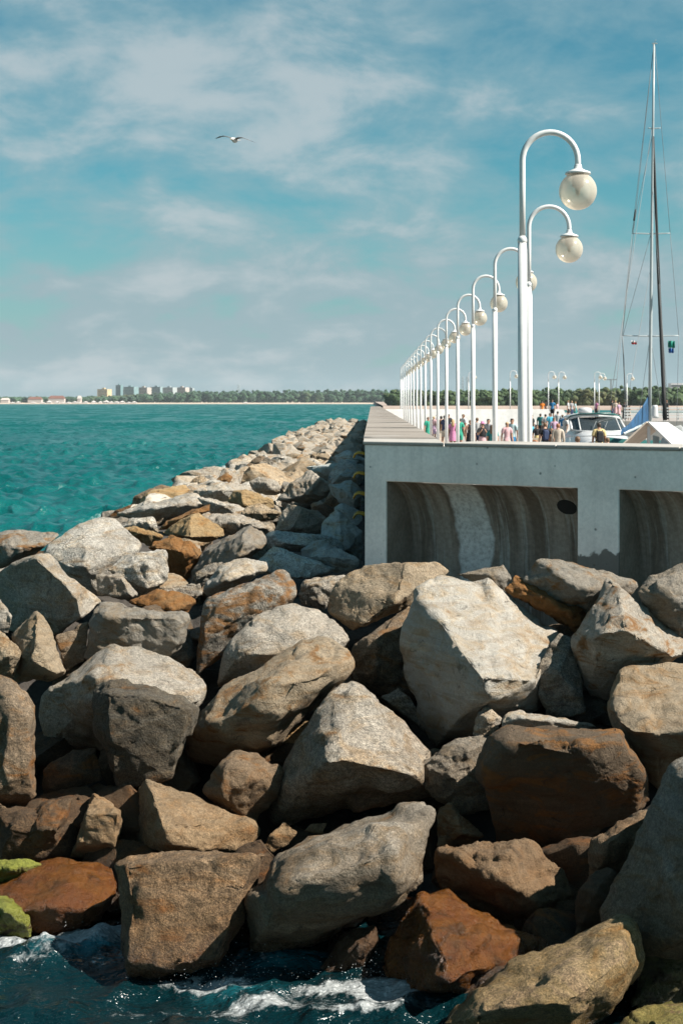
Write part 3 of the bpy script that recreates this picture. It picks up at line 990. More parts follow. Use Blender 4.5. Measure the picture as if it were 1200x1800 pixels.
B('brown angular stone half in shadow under the long cushion shaped boulder', 'brown', [(415, 1318), (450, 1325), (500, 1355), (490, 1400), (450, 1447), (410, 1427), (370, 1412), (355, 1390), (385, 1340)], [(400, 1345, -.2), (450, 1370, -.15), (385, 1400, -.2)], dd=-.1, stain=.2)
B('long cushion shaped boulder with a tan seam across its top', 'tan', [(565, 1109, .3), (605, 1128, .2), (625, 1155, .1), (625, 1180, .1), (595, 1206), (545, 1252), (470, 1328), (400, 1348, .15), (318, 1345, .3), (322, 1285, .3), (350, 1243, .2), (400, 1210, .1), (470, 1165, .2), (520, 1128, .25)],
  [(365, 1265, -.35), (470, 1205, -.55), (600, 1180, -.35), (478, 1290, -.4), (555, 1150, -.15)], dd=-.35, rnd=8, stain=.25)
B('rounded pale boulder behind the long cushion shaped one', 'pale', [(383, 1190), (385, 1160), (400, 1120), (440, 1085, .1), (510, 1062, .2), (560, 1070, .2), (600, 1090, .1), (619, 1120), (615, 1145), (540, 1180), (450, 1205), (375, 1215)], [(470, 1110, -.2), (420, 1150, -.25)], dd=.2, rnd=7)
B('grey boulder streaked with bright orange, left of centre', 'grey', [(363, 1051), (400, 1028), (453, 1008, .1), (496, 1000, .15), (520, 1019, .1), (523, 1050), (453, 1080), (395, 1122), (345, 1190), (343, 1130), (349, 1100)], [(452, 1030, -.15), (390, 1060, -.15), (360, 1110, -.15)], dd=.25, stain=.5)
B('white wedge with folded layers behind the orange streaked boulder', 'white', [(352, 1045), (356, 1030), (390, 990, .1), (420, 981, .15), (470, 987, .1), (476, 1000), (440, 1013), (370, 1052)], [(400, 1005, -.15), (392, 1022, -.2)], D=18.0)
B('boulder with a flat dark left face and speckled pale top', 'grey', [(330, 1027, .2), (357, 970, .3), (400, 940, .25), (425, 928), (442, 922), (462, 935), (471, 960), (440, 982), (395, 990), (345, 1027, .1)], [(426, 938, -.2), (430, 957, -.3), (418, 978, -.3)], D=19.4, rnd=3)
B('small speckled stone tucked under the flat dark face', 'grey', [(332, 1032), (345, 1005), (360, 993), (392, 988), (384, 1010), (350, 1034)], [(360, 1010, -.08)], D=18.4)
B('rusty hollowed stone with a black cavity, middle left', 'rust', [(258, 962), (278, 948), (300, 939), (335, 950), (357, 970), (352, 984), (335, 1017), (320, 1027), (305, 1017), (295, 980)], [(300, 965, -.2), (335, 975, -.15)], D=19.8, stain=.7, amp=1.5)
B('low tan rock between the white slab and the hollowed stone', 'ochre', [(212, 928), (237, 924), (292, 942), (270, 962), (250, 955), (225, 945)], [(250, 938, -.15)], D=21.5)
B('small bright white rock above the low tan rock', 'white', [(212, 927), (230, 912), (270, 907), (278, 922), (280, 937), (240, 930)], [(255, 918, -.1)], D=23.5)
B('pyramid shaped boulder, grey left side and ochre right side', 'ochre', [(282, 938, .2), (335, 902, .1), (350, 899, .1), (395, 930, .1), (399, 943), (367, 955), (332, 948), (310, 946, .1)], [(335, 905, -.1), (334, 944, -.35)], D=22.2, rnd=3)
B('long rust brown wedge lying behind the pyramid shaped boulder', 'rust', [(275, 931), (285, 920), (340, 895), (371, 883), (371, 898), (340, 908), (300, 932)], [(330, 905, -.15)], D=24.5, stain=.3)
B('broad flat white slab behind the long rust brown wedge', 'white', [(202, 905), (240, 890), (290, 875), (345, 866), (374, 884), (330, 905), (240, 914)], [(300, 890, -.25)], D=28, th=.5)
B('white blocky stone right of the long rust brown wedge', 'white', [(345, 874), (372, 874), (413, 887), (411, 903), (370, 903)], [(390, 888, -.1)], D=26)
B('long grey boulder with a pitted top in the middle distance', 'pale', [(356, 920), (370, 901, .1), (420, 901, .15), (450, 911, .1), (483, 920), (485, 932), (473, 942), (440, 955), (400, 945), (360, 930)], [(420, 918, -.2), (455, 925, -.2)], D=22.5, amp=1.3)
B('bright ochre block facing right in the middle distance', 'ochre', [(402, 880, .1), (412, 862, .1), (432, 859), (484, 880), (484, 893), (440, 897), (425, 890)], [(424, 866, -.2), (428, 890, -.25)], D=27.5, rnd=3)
B('low pale stone with ochre foot below the bright ochre block', 'tan', [(420, 905), (430, 893), (455, 884), (480, 895), (497, 902), (480, 917), (455, 917), (430, 910)], [(455, 902, -.12)], D=24.5)
B('boulder split by the pier shadow, left end in sunlight', 'pale', [(483, 930), (505, 885), (530, 887), (560, 900), (577, 917), (567, 941), (520, 941), (485, 939)], [(528, 892, -.2), (512, 932, -.25)], D=23.2, rnd=3)
B('tall pointed bluish boulder against the pier corner in shade', 'blue', [(564, 945), (567, 920), (580, 900), (592, 889), (610, 905), (636, 935), (636, 985), (610, 990), (575, 970)], [(596, 900, -.15), (600, 960, -.25)], D=20.6, rnd=4, th=.4)  # blue tint: cool fill of the pier's shadow painted into the stone
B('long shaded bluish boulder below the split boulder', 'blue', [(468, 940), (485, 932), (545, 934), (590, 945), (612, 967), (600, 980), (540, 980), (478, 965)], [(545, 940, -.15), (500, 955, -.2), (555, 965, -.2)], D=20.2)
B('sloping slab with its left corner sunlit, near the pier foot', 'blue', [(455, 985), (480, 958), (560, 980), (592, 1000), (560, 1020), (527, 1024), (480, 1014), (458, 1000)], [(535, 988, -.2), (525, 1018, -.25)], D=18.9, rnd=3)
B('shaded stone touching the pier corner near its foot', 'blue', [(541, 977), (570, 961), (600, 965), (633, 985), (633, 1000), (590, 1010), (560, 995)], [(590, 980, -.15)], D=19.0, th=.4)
B('brown shaded boulder below the yellow step irons', 'brown', [(566, 885), (590, 850), (622, 838), (632, 855), (628, 880), (610, 903), (590, 893)], [(600, 860, -.15), (618, 870, -.1)], D=26, stain=.2, th=.4)
B('boulder half in pier shadow, bluish right half, mid distance', 'pale', [(485, 880), (510, 850), (545, 825), (563, 838), (584, 855), (577, 872), (545, 886), (515, 884)], [(563, 842, -.2), (540, 870, -.2)], D=28.5, rnd=4)
B('pale stone with a dark underside left of the half shadowed boulder', 'pale', [(438, 847), (455, 838), (480, 842), (496, 855), (496, 866), (470, 873), (445, 862)], [(465, 848, -.12), (480, 862, -.1)], D=31.5)
B('white stone with rounded top beside the bright ochre block', 'white', [(338, 862), (365, 852), (392, 848), (416, 862), (408, 880), (370, 884), (340, 876)], [(385, 862, -.2)], D=30)
B('dark angular boulder at the sea edge, largest of the dark ones', 'brown', [(232, 890), (233, 872), (270, 858), (285, 850), (300, 854), (312, 868), (290, 880), (240, 889)], [(290, 860, -.2), (270, 882, -.2)], D=36, stain=.1)
B('small dark wedge at the sea edge beside the largest dark boulder', 'brown', [(303, 870), (312, 854), (332, 866), (320, 872)], D=37)
B('low dark reddish rock at the sea edge nearest the viewer', 'umber', [(188, 909), (205, 896), (234, 886), (226, 898), (205, 912)], D=31, stain=.5)
B('rusty boulder pair end at the sea edge, left of the white stones', 'rust', [(366, 860), (375, 846), (398, 830), (410, 838), (405, 850), (385, 862)], [(395, 842, -.1)], D=36, stain=.4)
B('brownish block at the sea edge with a sunlit right side', 'tan', [(327, 860), (338, 844), (352, 834), (363, 840), (366, 860), (345, 866)], [(352, 848, -.1)], D=38)
B('dark stone at the sea edge with a tan right face', 'brown', [(430, 822), (445, 806), (458, 800), (472, 806), (470, 824), (445, 830)], [(460, 810, -.15)], D=45)
B('grey rounded stone on the ridge in the middle distance', 'grey', [(440, 826), (455, 815), (470, 802), (482, 812), (478, 828), (455, 834)], D=43)
# --- front face of the mound, right half
B('biggest pale boulder, broad sunlit face above centre right', 'white', [(733, 1040, .05), (775, 1003, .35), (850, 1020, .4), (905, 1050, .45), (985, 1105, .45), (955, 1190, .15), (950, 1252), (870, 1255, -.1), (830, 1300), (765, 1322, .1), (707, 1210, .3), (698, 1140, .3), (712, 1085, .2)],
  [(738, 1045, -.15), (790, 1120, -.42), (846, 1190, -.68), (862, 1245, -.6), (900, 1060, .2), (945, 1195, -.35), (790, 1290, -.25)], dd=-.15, rnd=3, th=.6)
B('shaded flank rock between the biggest pale boulder and the peaked one', 'grey', [(945, 1165), (985, 1106, .1), (1010, 1118, .1), (1017, 1180, .1), (1030, 1255), (960, 1266), (943, 1210)], [(985, 1180, -.05)], dd=-.05)
B('flat topped boulder with brown face left behind the biggest pale one', 'tan', [(570, 1073, .2), (587, 1027, .2), (607, 1013, .2), (640, 993, .2), (700, 987, .15), (777, 993, .3), (790, 1003, .3), (740, 1050, .1), (723, 1070, .1), (647, 1105), (617, 1112), (600, 1085, .1)],
  [(712, 991, -.05), (692, 1062, -.25), (640, 1100, -.2)], dd=.05, rnd=3, th=.5)
B('low pale stone in front of the pier corner', 'pale', [(523, 1045), (530, 1023), (550, 1013), (607, 1012), (595, 1035), (570, 1075), (527, 1062)], [(548, 1030, -.1)], D=17.3, stain=.1)
B('brown speckled rock wedged left of the biggest pale boulder', 'brown', [(615, 1137), (647, 1105), (723, 1063, .1), (712, 1100), (702, 1147), (699, 1173), (702, 1207), (667, 1227), (613, 1190)], [(665, 1115, -.15), (660, 1180, -.15)], dd=.3, stain=.1)
B('pyramid boulder with a bright kite shaped face in the middle', 'pale', [(595, 1200, .1), (620, 1195, .1), (690, 1240, .2), (760, 1318, .2), (748, 1352), (762, 1400, .2), (590, 1442, .25), (478, 1452, .25), (475, 1400, .2), (500, 1355, .1), (560, 1250)],
  [(570, 1260, -.15), (564, 1297, -.35), (581, 1332, -.62), (728, 1362, -.5), (650, 1225, -.05), (700, 1300, -.3)], dd=-.3, rnd=3)
B('small speckled stone peeking between pyramid and biggest boulder', 'grey', [(668, 1225), (700, 1209), (722, 1225), (757, 1292), (725, 1270)], dd=.15)
B('peaked boulder at right with brown underside and pale sides', 'pale', [(1067, 1012, .1), (1083, 1020, .1), (1133, 1060, .2), (1197, 1123, .2), (1222, 1140, .1), (1190, 1158), (1177, 1164), (1113, 1170), (1075, 1190), (1070, 1228, .15), (1035, 1222, .2), (1009, 1150, .15), (1009, 1123, .1), (1026, 1103, .1), (1037, 1060, .1)],
  [(1081, 1030, -.15), (1100, 1108, -.5), (1185, 1156, -.35), (1018, 1126, -.15), (1058, 1120, -.42)], dd=.05, rnd=3, stain=.35)
B('broad tan topped boulder at the right edge below the peaked one', 'tan', [(1062, 1245), (1073, 1200, .1), (1090, 1175, .2), (1123, 1165, .3), (1225, 1157, .3), (1260, 1250), (1220, 1365, .2), (1160, 1385, .2), (1105, 1335, .1), (1085, 1290), (1068, 1262)],
  [(1085, 1262, -.3), (1110, 1281, -.4), (1157, 1293, -.48), (1240, 1282, -.45)], dd=-.2, rnd=4, stain=.1)
B('large dark boulder with a rusty sunlit top edge, right of centre', 'umber', [(893, 1277, .2), (950, 1268, .25), (1005, 1275, .2), (1080, 1282, .2), (1112, 1330, .1), (1155, 1392, .2), (1130, 1422, .2), (1040, 1492, .3), (960, 1535, .35), (880, 1482, .3), (850, 1400, .2), (843, 1340, .15), (860, 1308, .1)],
  [(895, 1308, -.3), (950, 1302, -.42), (1005, 1312, -.45), (1085, 1300, -.25), (865, 1350, -.15)], D=12.7, rnd=4, stain=.4, lean=.2)
B('thin pale slab lying on top of the large dark boulder', 'white', [(876, 1276), (880, 1256), (905, 1248, .1), (955, 1253, .1), (1000, 1266), (1052, 1275), (1030, 1290), (990, 1290), (900, 1294)], [(920, 1262, -.1)], dd=-.35)
B('shaded grey stone with a pale upper tip below the biggest boulder', 'grey', [(733, 1345), (770, 1320), (800, 1300), (845, 1290), (876, 1300), (856, 1332), (848, 1370), (862, 1425), (800, 1428), (750, 1392)], [(815, 1320, -.15), (790, 1360, -.1)], dd=-.1, amp=1.3)
B('small pale chunk at the foot of the biggest boulder', 'pale', [(828, 1292), (838, 1250), (860, 1242), (882, 1262), (872, 1297), (845, 1305)], [(856, 1265, -.1)], dd=-.3)
B('rust orange knobbly boulder beside the peaked one', 'rust', [(884, 1036), (905, 1008), (935, 1014), (973, 1030), (1033, 1072), (1026, 1104), (1013, 1112), (985, 1102), (950, 1075), (900, 1050)], [(925, 1030, -.1), (1000, 1075, -.15), (960, 1050, -.15)], dd=-.15, stain=.9, amp=1.5)
B('big rounded brownish boulder leaning on the pier pillar', 'grey', [(911, 1012), (933, 981), (967, 978), (1067, 1003), (1130, 1022), (1110, 1055), (1033, 1085), (960, 1060)], [(960, 1000, -.2), (1030, 1040, -.25)], dd=-.15, stain=.25, rnd=7, th=.42)
B('bluish rounded boulder at the right edge against the pier', 'grey', [(1113, 1042), (1133, 1015), (1225, 972), (1260, 1100), (1200, 1130), (1165, 1095), (1122, 1060)], [(1170, 1040, -.25)], dd=-.1, rnd=8, th=.4)
B('small grey stone in front of the first bay of the pier', 'grey', [(798, 1008), (840, 995), (885, 993), (900, 1015), (885, 1050), (830, 1030)], [(860, 1010, -.1)], D=16.3, th=.5)
B('lumpy brown boulder with a lit notch above the wet amber rock', 'brown', [(763, 1490), (800, 1480), (880, 1495), (940, 1476), (985, 1520), (1012, 1580), (1002, 1645), (900, 1645), (830, 1604), (768, 1555)], [(890, 1500, -.3), (906, 1562, -.35), (850, 1520, -.25), (790, 1500, -.2)], D=11.9, amp=1.7)
B('small ochre broken stone right of the pitted long boulder', 'tan', [(766, 1420), (790, 1411), (820, 1430), (828, 1450), (852, 1470), (830, 1488), (768, 1492)], [(800, 1440, -.1), (815, 1465, -.15)], dd=.1, stain=.5, amp=1.5)
B('long low boulder with pitted pale right end, front centre', 'grey', [(772, 1408, .1), (745, 1399, .2), (600, 1440, .2), (540, 1465, .2), (480, 1500, .1), (450, 1540, .1), (424, 1592), (430, 1645), (440, 1678), (520, 1676, .15), (600, 1645, .25), (680, 1612, .2), (740, 1567, .1), (767, 1500), (774, 1440)],
  [(540, 1478, -.12), (615, 1472, -.4), (668, 1502, -.6), (705, 1560, -.45), (478, 1572, -.5), (466, 1606, -.45), (742, 1558, -.3), (755, 1430, -.05)], D=11.3, rnd=6, amp=1.2)
B('squared brown block with a flat sunlit front standing in the surf', 'brown', [(205, 1520, .1), (230, 1503, .15), (250, 1498, .15), (460, 1493, .15), (470, 1502, .1), (445, 1560), (425, 1640), (385, 1700), (310, 1720), (225, 1728), (216, 1600)],
  [(222, 1522, -.18), (300, 1512, -.18), (450, 1506, -.15), (230, 1700, -.20), (380, 1690, -.2)], D=11.35, rnd=3, lean=.3, ll=.35, stain=.1)
B('wet orange brown rock sloping into the surf at left', 'amber', [(-50, 1570, .2), (0, 1548, .2), (60, 1520, .3), (130, 1503, .3), (195, 1510, .3), (217, 1560, .1), (192, 1592), (182, 1625), (130, 1650), (60, 1650), (-50, 1640)], [(170, 1600, -.15), (60, 1595, -.2), (120, 1560, -.1)], dd=-.1, rnd=7, wet=.95, ll=.35, stain=.6, amp=.8)
B('bright green mossy rock at the left edge above the orange one', 'moss', [(-50, 1522), (0, 1512), (50, 1505), (79, 1520), (60, 1540), (0, 1555), (-50, 1555)], [(20, 1525, -.15)], dd=-.05, rnd=7, moss=1.0)
B('dark green weedy rock at the left edge in the surf', 'moss', [(-50, 1576), (0, 1572), (30, 1580), (55, 1605), (62, 1650), (-50, 1650)], [(15, 1600, -.15)], dd=-.25, rnd=7, moss=.9, wet=.4)
B('wet glistening amber rock at the water, lower right of centre', 'amber', [(735, 1569, .1), (780, 1580, .1), (850, 1600, .2), (925, 1640, .2), (968, 1666, .2), (930, 1695), (880, 1700), (800, 1760), (690, 1760, .1), (662, 1705, .2), (680, 1640, .2), (720, 1590, .1)],
  [(748, 1590, -.12), (756, 1645, -.32), (832, 1640, -.3), (792, 1715, -.42), (825, 1612, 0)], D=10.95, rnd=4, ll=.35, wet=1.0, stain=.35, amp=1.9)
B('dark rock with one amber lit edge under the long low boulder', 'umber', [(540, 1740), (600, 1640), (660, 1623), (669, 1650), (645, 1705), (605, 1755)], [(640, 1660, -.15)], D=11.2, wet=.6)
B('seal shaped boulder rising to the right at the bottom', 'tan', [(1095, 1597, .1), (1117, 1604, .1), (1137, 1640, .1), (1137, 1692, .1), (1112, 1748), (1060, 1800), (1000, 1850), (790, 1860), (765, 1800), (840, 1732, .1), (900, 1708, .15), (960, 1668, .15), (1050, 1624, .1)],
  [(985, 1690, -.3), (1088, 1640, -.2), (1098, 1690, -.35), (1005, 1765, -.55), (850, 1780, -.45), (940, 1735, -.45)], D=10.0, rnd=7, ll=.35, stain=.1, moss=.12)
B('mossy brown rock in the bottom right corner', 'brown', [(1050, 1830), (1110, 1775), (1170, 1759), (1260, 1757), (1260, 1860), (1055, 1860)], [(1150, 1800, -.2)], D=9.7, moss=.5, wet=.3)
B('shaded grey green rock above the bottom right corner', 'dark', [(1105, 1765), (1138, 1682), (1200, 1673), (1260, 1690), (1260, 1780), (1150, 1785)], [(1170, 1710, -.1)], D=10.5, moss=.2)
B('tall dark boulder filling the right edge, bluish shaded face', 'grey', [(1195, 1338, .2), (1172, 1352, .2), (1145, 1420, .4), (1128, 1452, .4), (1108, 1502, .4), (1080, 1540, .4), (1058, 1592, .4), (1040, 1645, .4), (1060, 1705, .4), (1150, 1695), (1280, 1690), (1290, 1350, .3), (1225, 1333, .2)],
  [(1235, 1375, -.2), (1275, 1480, -.5), (1270, 1640, -.55)], D=10.5, rnd=4, lean=.3, amp=1.3)
B('shaded rock with a thin sunlit rim left of the tall dark boulder', 'brown', [(1034, 1492), (1040, 1475), (1080, 1450), (1144, 1416), (1136, 1480), (1085, 1555), (1034, 1575)], [(1070, 1480, -.15)], D=11.7)
B('narrow upright dark rock at the foot of the tall dark boulder', 'umber', [(1012, 1560), (1040, 1530), (1078, 1525), (1090, 1600), (1055, 1670), (1010, 1650)], [(1045, 1570, -.1)], D=11.2, wet=.2)
B('flat dark wet slab between the amber and seal shaped rocks', 'umber', [(792, 1720), (798, 1698), (908, 1696), (890, 1720), (840, 1750), (798, 1765)], D=10.6, wet=.8)
B('small tan pebble like stone beside the pitted long boulder', 'tan', [(460, 1492), (470, 1470), (500, 1443), (524, 1463), (502, 1488), (470, 1504)], dd=-.15)
B('tiny pale stone perched behind the pitted long boulder', 'tan', [(533, 1462), (545, 1448), (576, 1446), (566, 1466)], dd=.05)
B('small ochre stone between cushion shaped and pyramid boulders', 'ochre', [(493, 1302), (505, 1280), (546, 1266), (532, 1302), (510, 1314)], dd=.15)
B('brown stone in shadow behind the small ochre stone', 'umber', [(470, 1330), (520, 1290), (575, 1290), (560, 1380), (490, 1390)], dd=.5)

# --- stones deep in the gaps and along the berm: copies of a few shapes
VARIANTS = []
for i in range(14):
    rg = np.random.default_rng(400 + i)
    pts = []
    for k in range(15):
        d = rg.normal(size=3)
        d /= np.linalg.norm(d)
        r = 0.5 * (0.82 + 0.3 * rg.random())
        pts.append(Vector((d[0] * r * 1.15, d[1] * r, d[2] * r * 0.72)))
    VARIANTS.append(rock_mesh(pts, 0.05, 3, 1.1, 900 + i))


def stray(x, y, z, s, tint, label, group, stain=0.0):
    o = link('boulder', random.choice(VARIANTS), None, (x, y, z))
    o.rotation_euler = (random.uniform(-.5, .5), random.uniform(-.5, .5), random.uniform(0, 6.28))
    o.scale = (s * random.uniform(.85, 1.25), s * random.uniform(.85, 1.2), s * random.uniform(.8, 1.1))
    set_rock(o, tint, stain, var=.15)
    tag(o, label, 'boulder', group)
    return o


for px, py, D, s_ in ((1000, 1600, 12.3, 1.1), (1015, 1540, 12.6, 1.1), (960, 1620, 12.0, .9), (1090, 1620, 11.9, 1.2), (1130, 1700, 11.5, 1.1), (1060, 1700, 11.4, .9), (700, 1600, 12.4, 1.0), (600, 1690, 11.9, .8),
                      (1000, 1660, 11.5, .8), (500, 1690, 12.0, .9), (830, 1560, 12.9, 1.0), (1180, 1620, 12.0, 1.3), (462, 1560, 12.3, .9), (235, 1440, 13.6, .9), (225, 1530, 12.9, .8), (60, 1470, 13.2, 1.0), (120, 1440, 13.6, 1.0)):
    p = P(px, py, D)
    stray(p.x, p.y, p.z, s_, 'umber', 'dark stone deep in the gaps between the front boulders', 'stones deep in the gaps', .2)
# deep gap fillers behind the traced boulders
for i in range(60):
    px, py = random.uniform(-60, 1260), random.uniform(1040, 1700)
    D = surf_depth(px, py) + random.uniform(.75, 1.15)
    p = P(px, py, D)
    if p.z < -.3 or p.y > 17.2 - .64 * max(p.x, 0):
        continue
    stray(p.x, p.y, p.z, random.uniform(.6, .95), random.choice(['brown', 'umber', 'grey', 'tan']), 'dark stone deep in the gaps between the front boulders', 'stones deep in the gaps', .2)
for i in range(22):
    px, py = random.uniform(60, 630), random.uniform(880, 1000)
    D = surf_depth(px, py) + random.uniform(.9, 1.3)
    p = P(px, py, D)
    if p.x > -.7 or p.z < .3: continue
    stray(p.x, p.y, min(p.z, mound_z(p.x, p.y) - .5), random.uniform(.7, 1.0), random.choice(['brown', 'pale', 'grey', 'tan']), 'stone low in the gaps of the berm beside the pier', 'stones low in the berm', .2)

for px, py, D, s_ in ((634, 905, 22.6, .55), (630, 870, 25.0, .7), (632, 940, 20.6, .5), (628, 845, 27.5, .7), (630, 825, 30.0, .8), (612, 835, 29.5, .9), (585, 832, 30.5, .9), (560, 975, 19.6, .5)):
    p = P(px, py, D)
    stray(min(p.x, -.42), p.y, p.z, s_, 'blue', 'shaded stone tucked against the foot of the pier wall', 'stones against the wall foot', .1)  # lifted bluish colour imitates sky fill in the wall's shadow
# berm along the pier: rows of boulders running away to the pier's far end
spots = []
yy = 31.0
rgb = np.random.default_rng(77)
while yy < 150:
    row = 1.0 + 0.004 * yy
    x = -0.38 - rgb.random() * .25
    while x > -9.2:
        s = (0.95 + 0.75 * rgb.random() ** 1.6)
        spots.append((x - s * .3, yy + rgb.uniform(-.4, .4), s))
        x -= s * 0.86
    yy += 1.05 * row
shared = 'boulder in the sunlit far stretch of the berm beside the pier'
n_ind = 0
REST = []
for (x, y, s) in spots:
    z = mound_z(x, y) - .28 * s + rgb.uniform(-.12, .2)
    seaward = x < -6.3
    tint = rgb.choice(['brown', 'umber', 'rust', 'tan', 'grey'] if seaward else ['pale', 'white', 'white', 'white', 'tan', 'pale', 'pale', 'ochre', 'white', 'grey'])
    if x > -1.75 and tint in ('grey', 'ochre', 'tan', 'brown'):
        tint = 'blue'  # rows in the pier's shadow: cool, lifted shade tone put into the colour
    if n_ind < 150 and z > -.5:
        g = ('dark boulder along the waterline of the far berm', 'dark boulders along the waterline') if seaward else (shared, 'boulders of the far berm')
        stray(x, y, z, s, str(tint), g[0], g[1], .35 if tint in ('rust', 'brown') else .1)
        n_ind += 1
    else:
        REST.append((x, y, z, s))
# the remainder, too far off to tell apart, joined
from mathutils import Euler, Matrix
VV, FF, base_i = [], [], 0
LOW = []
for m in VARIANTS[:6]:
    bm = bmesh.new()
    bm.from_mesh(m)
    bmesh.ops.convex_hull(bm, input=bm.verts)
    pts = [v.co.copy() for v in bm.verts]
    bm.free()
    idx = np.linspace(0, len(pts) - 1, 46).astype(int)
    bm = bmesh.new()
    for k in idx: bm.verts.new(pts[k])
    bmesh.ops.convex_hull(bm, input=bm.verts)
    bmesh.ops.delete(bm, geom=[v for v in bm.verts if not v.link_faces], context='VERTS')
    bm.verts.index_update()
    LOW.append(([v.co.copy() for v in bm.verts], [[v.index for v in f.verts] for f in bm.faces]))
    bm.free()
for (x, y, z, s) in REST:
    vs, fs = LOW[int(rgb.integers(6))]
    mt = Matrix.Translation((x, y, z)) @ Euler((rgb.uniform(-.5, .5), rgb.uniform(-.5, .5), rgb.uniform(0, 6.3))).to_matrix().to_4x4() @ Matrix.Scale(s * rgb.uniform(.9, 1.2), 4)
    VV += [tuple(mt @ v) for v in vs]
    FF += [tuple(i + base_i for i in f) for f in fs]
    base_i += len(vs)
me = bpy.data.meshes.new('distant_boulders')
me.from_pydata(VV, [], FF)
o = link('distant_boulders', me, mat=M['rock'])
set_rock(o, 'pale', .2)
tag(o, 'mass of small pale boulders at the far end of the breakwater', 'boulders', kind='stuff')

# ------------------------------------------------------------------ promenade lamps
def lamp_proto():
    root = empty('street_lamp')
    top, zc, r = 6.06, 5.65, 0.367
    MB().lathe([(.10, 0), (.10, .03), (.085, .05), (.085, .10), (.064, .13)], seg=20).build('base_flange', M['white'], root)
    MB().tube([(0, 0, .1), (0, 0, 2.4), (0, 0, 4.60)], .061, 20).build('post', M['white'], root)
    MB().lathe([(.062, 4.56), (.067, 4.575), (.067, 4.61), (.045, 4.65)], seg=20).build('collar', M['white'], root)
    pts = [(0, 0, 4.6), (0, 0, zc - .3), (0, 0, zc)] + [(r - r * math.cos(a), 0, zc + r * 1.03 * math.sin(a)) for a in np.linspace(.15, math.pi, 18)] + [(2 * r, 0, zc - .10)]
    MB().tube(pts, .040, 16).build('arm', M['white'], root)
    cap = MB().lathe([(.17, -.02), (.165, .005), (.10, .03), (.055, .055), (.05, .10), (.044, .11)], (2 * r, 0, 5.49), 24).build('cap', M['white'], root)
    gz = 5.245
    prof = [(.25 * math.sin(a), -.25 * math.cos(a)) for a in np.linspace(.02, math.pi - .55, 26)]
    g = MB()
    rings = [[(2 * r + max(q, 1e-4) * math.cos(2 * math.pi * k / 40), max(q, 1e-4) * math.sin(2 * math.pi * k / 40), gz + z) for k in range(40)] for q, z in prof]
    g.loft(rings, cap=False)
    globe = g.build('globe', M['globe'], root)
    f = MB().lathe([(.012, -.06), (.03, -.03), (.034, .03), (.05, .05), (.075, .06), (.075, .19), (.08, .20), (.08, .23)], (2 * r, 0, gz), 14)
    f.build('bulb_holder', M['fitting'], globe)
    return root


M['fitting'] = simple('lamp fitting', (0.3024, 0.288, 0.2592), 0.5, 0.1)
lamp = lamp_proto()
rows = [(2.0, 18.9)] + [(2.88, 18.9 + 7.2 * k) for k in range(1, 18)]
ordn = ['nearest', 'second', 'third', 'fourth', 'fifth', 'sixth', 'seventh', 'eighth', 'ninth', 'tenth', 'eleventh', 'twelfth', 'thirteenth', 'fourteenth', 'fifteenth', 'sixteenth', 'seventeenth', 'eighteenth']
for i, (x, y) in enumerate(rows):
    o = lamp if i == 0 else copy_tree(lamp)
    o.location = (x, y, DECK)
    o.rotation_euler = (0, 0, random.uniform(-.05, .05))
    lab = 'tall white lamp with smoky globe, nearest to the viewer and largest' if i == 0 else 'white arched lamp post, %s in the promenade row from the viewer' % ordn[i]
    tag(o, lab, 'street lamp', 'lamps along the promenade')
for i, (px, D, lab) in enumerate([(823, 172, 'small distant lamp standing right of the sixth promenade lamp'), (896, 165, 'small distant lamp just left of the nearest lamp post'), (963, 170, 'distant lamp behind the orange shirted person'),
                                  (981, 172, 'distant lamp behind the blue and white crowd'), (1044, 172, 'distant lamp above the motor yacht, left one'), (1052, 180, 'distant lamp above the motor yacht, right one'),
                                  (1101, 182, 'distant lamp just left of the tall mast')]):
    o = copy_tree(lamp)
    o.location = ((px - VX) / F * D, D, UP if px > 940 else UP)
    o.scale = (1, 1, .87)
    tag(o, lab, 'street lamp', 'lamps on the far deck')


# ------------------------------------------------------------------ people
def cloth(name, col, rough=0.85):
    if name not in M:
        M[name] = simple('cloth ' + name, col, rough, 0.15, 14)
    return M[name]


CL = dict(black=(0.01296, 0.01296, 0.01584), white=(0.432, 0.432, 0.432), pink=(0.4464, 0.1728, 0.3024), rose=(0.4752, 0.3024, 0.324), blue=(0.0288, 0.1728, 0.36), sky=(0.0576, 0.3024, 0.4176), teal=(0.0144, 0.1584, 0.1584), green=(0.0216, 0.2736, 0.1872), jeans=(0.18, 0.3456, 0.432),
          orange=(0.5904, 0.1728, 0.0144), yellow=(0.5184, 0.4032, 0.1944), beige=(0.396, 0.3384, 0.2808), brown=(0.1584, 0.0936, 0.0504), grey=(0.2592, 0.2592, 0.2736), navy=(0.0216, 0.036, 0.0864), lilac=(0.396, 0.2736, 0.3744), pale=(0.324, 0.432, 0.4464))
for k, v in CL.items():
    cloth('c_' + k, v)
M['skin'] = simple('skin', (0.36, 0.2016, 0.1368), 0.55, 0.08)
M['skin2'] = simple('tanned skin', (0.2448, 0.1224, 0.072), 0.55, 0.08)
HAIR = dict(dark=(.025, .018, .013), brown=(.11, .06, .03), fair=(.38, .25, .12), ginger=(.25, .09, .04))
for k, v in HAIR.items():
    M['h_' + k] = simple('hair ' + k, v, 0.6, 0.3, 40)

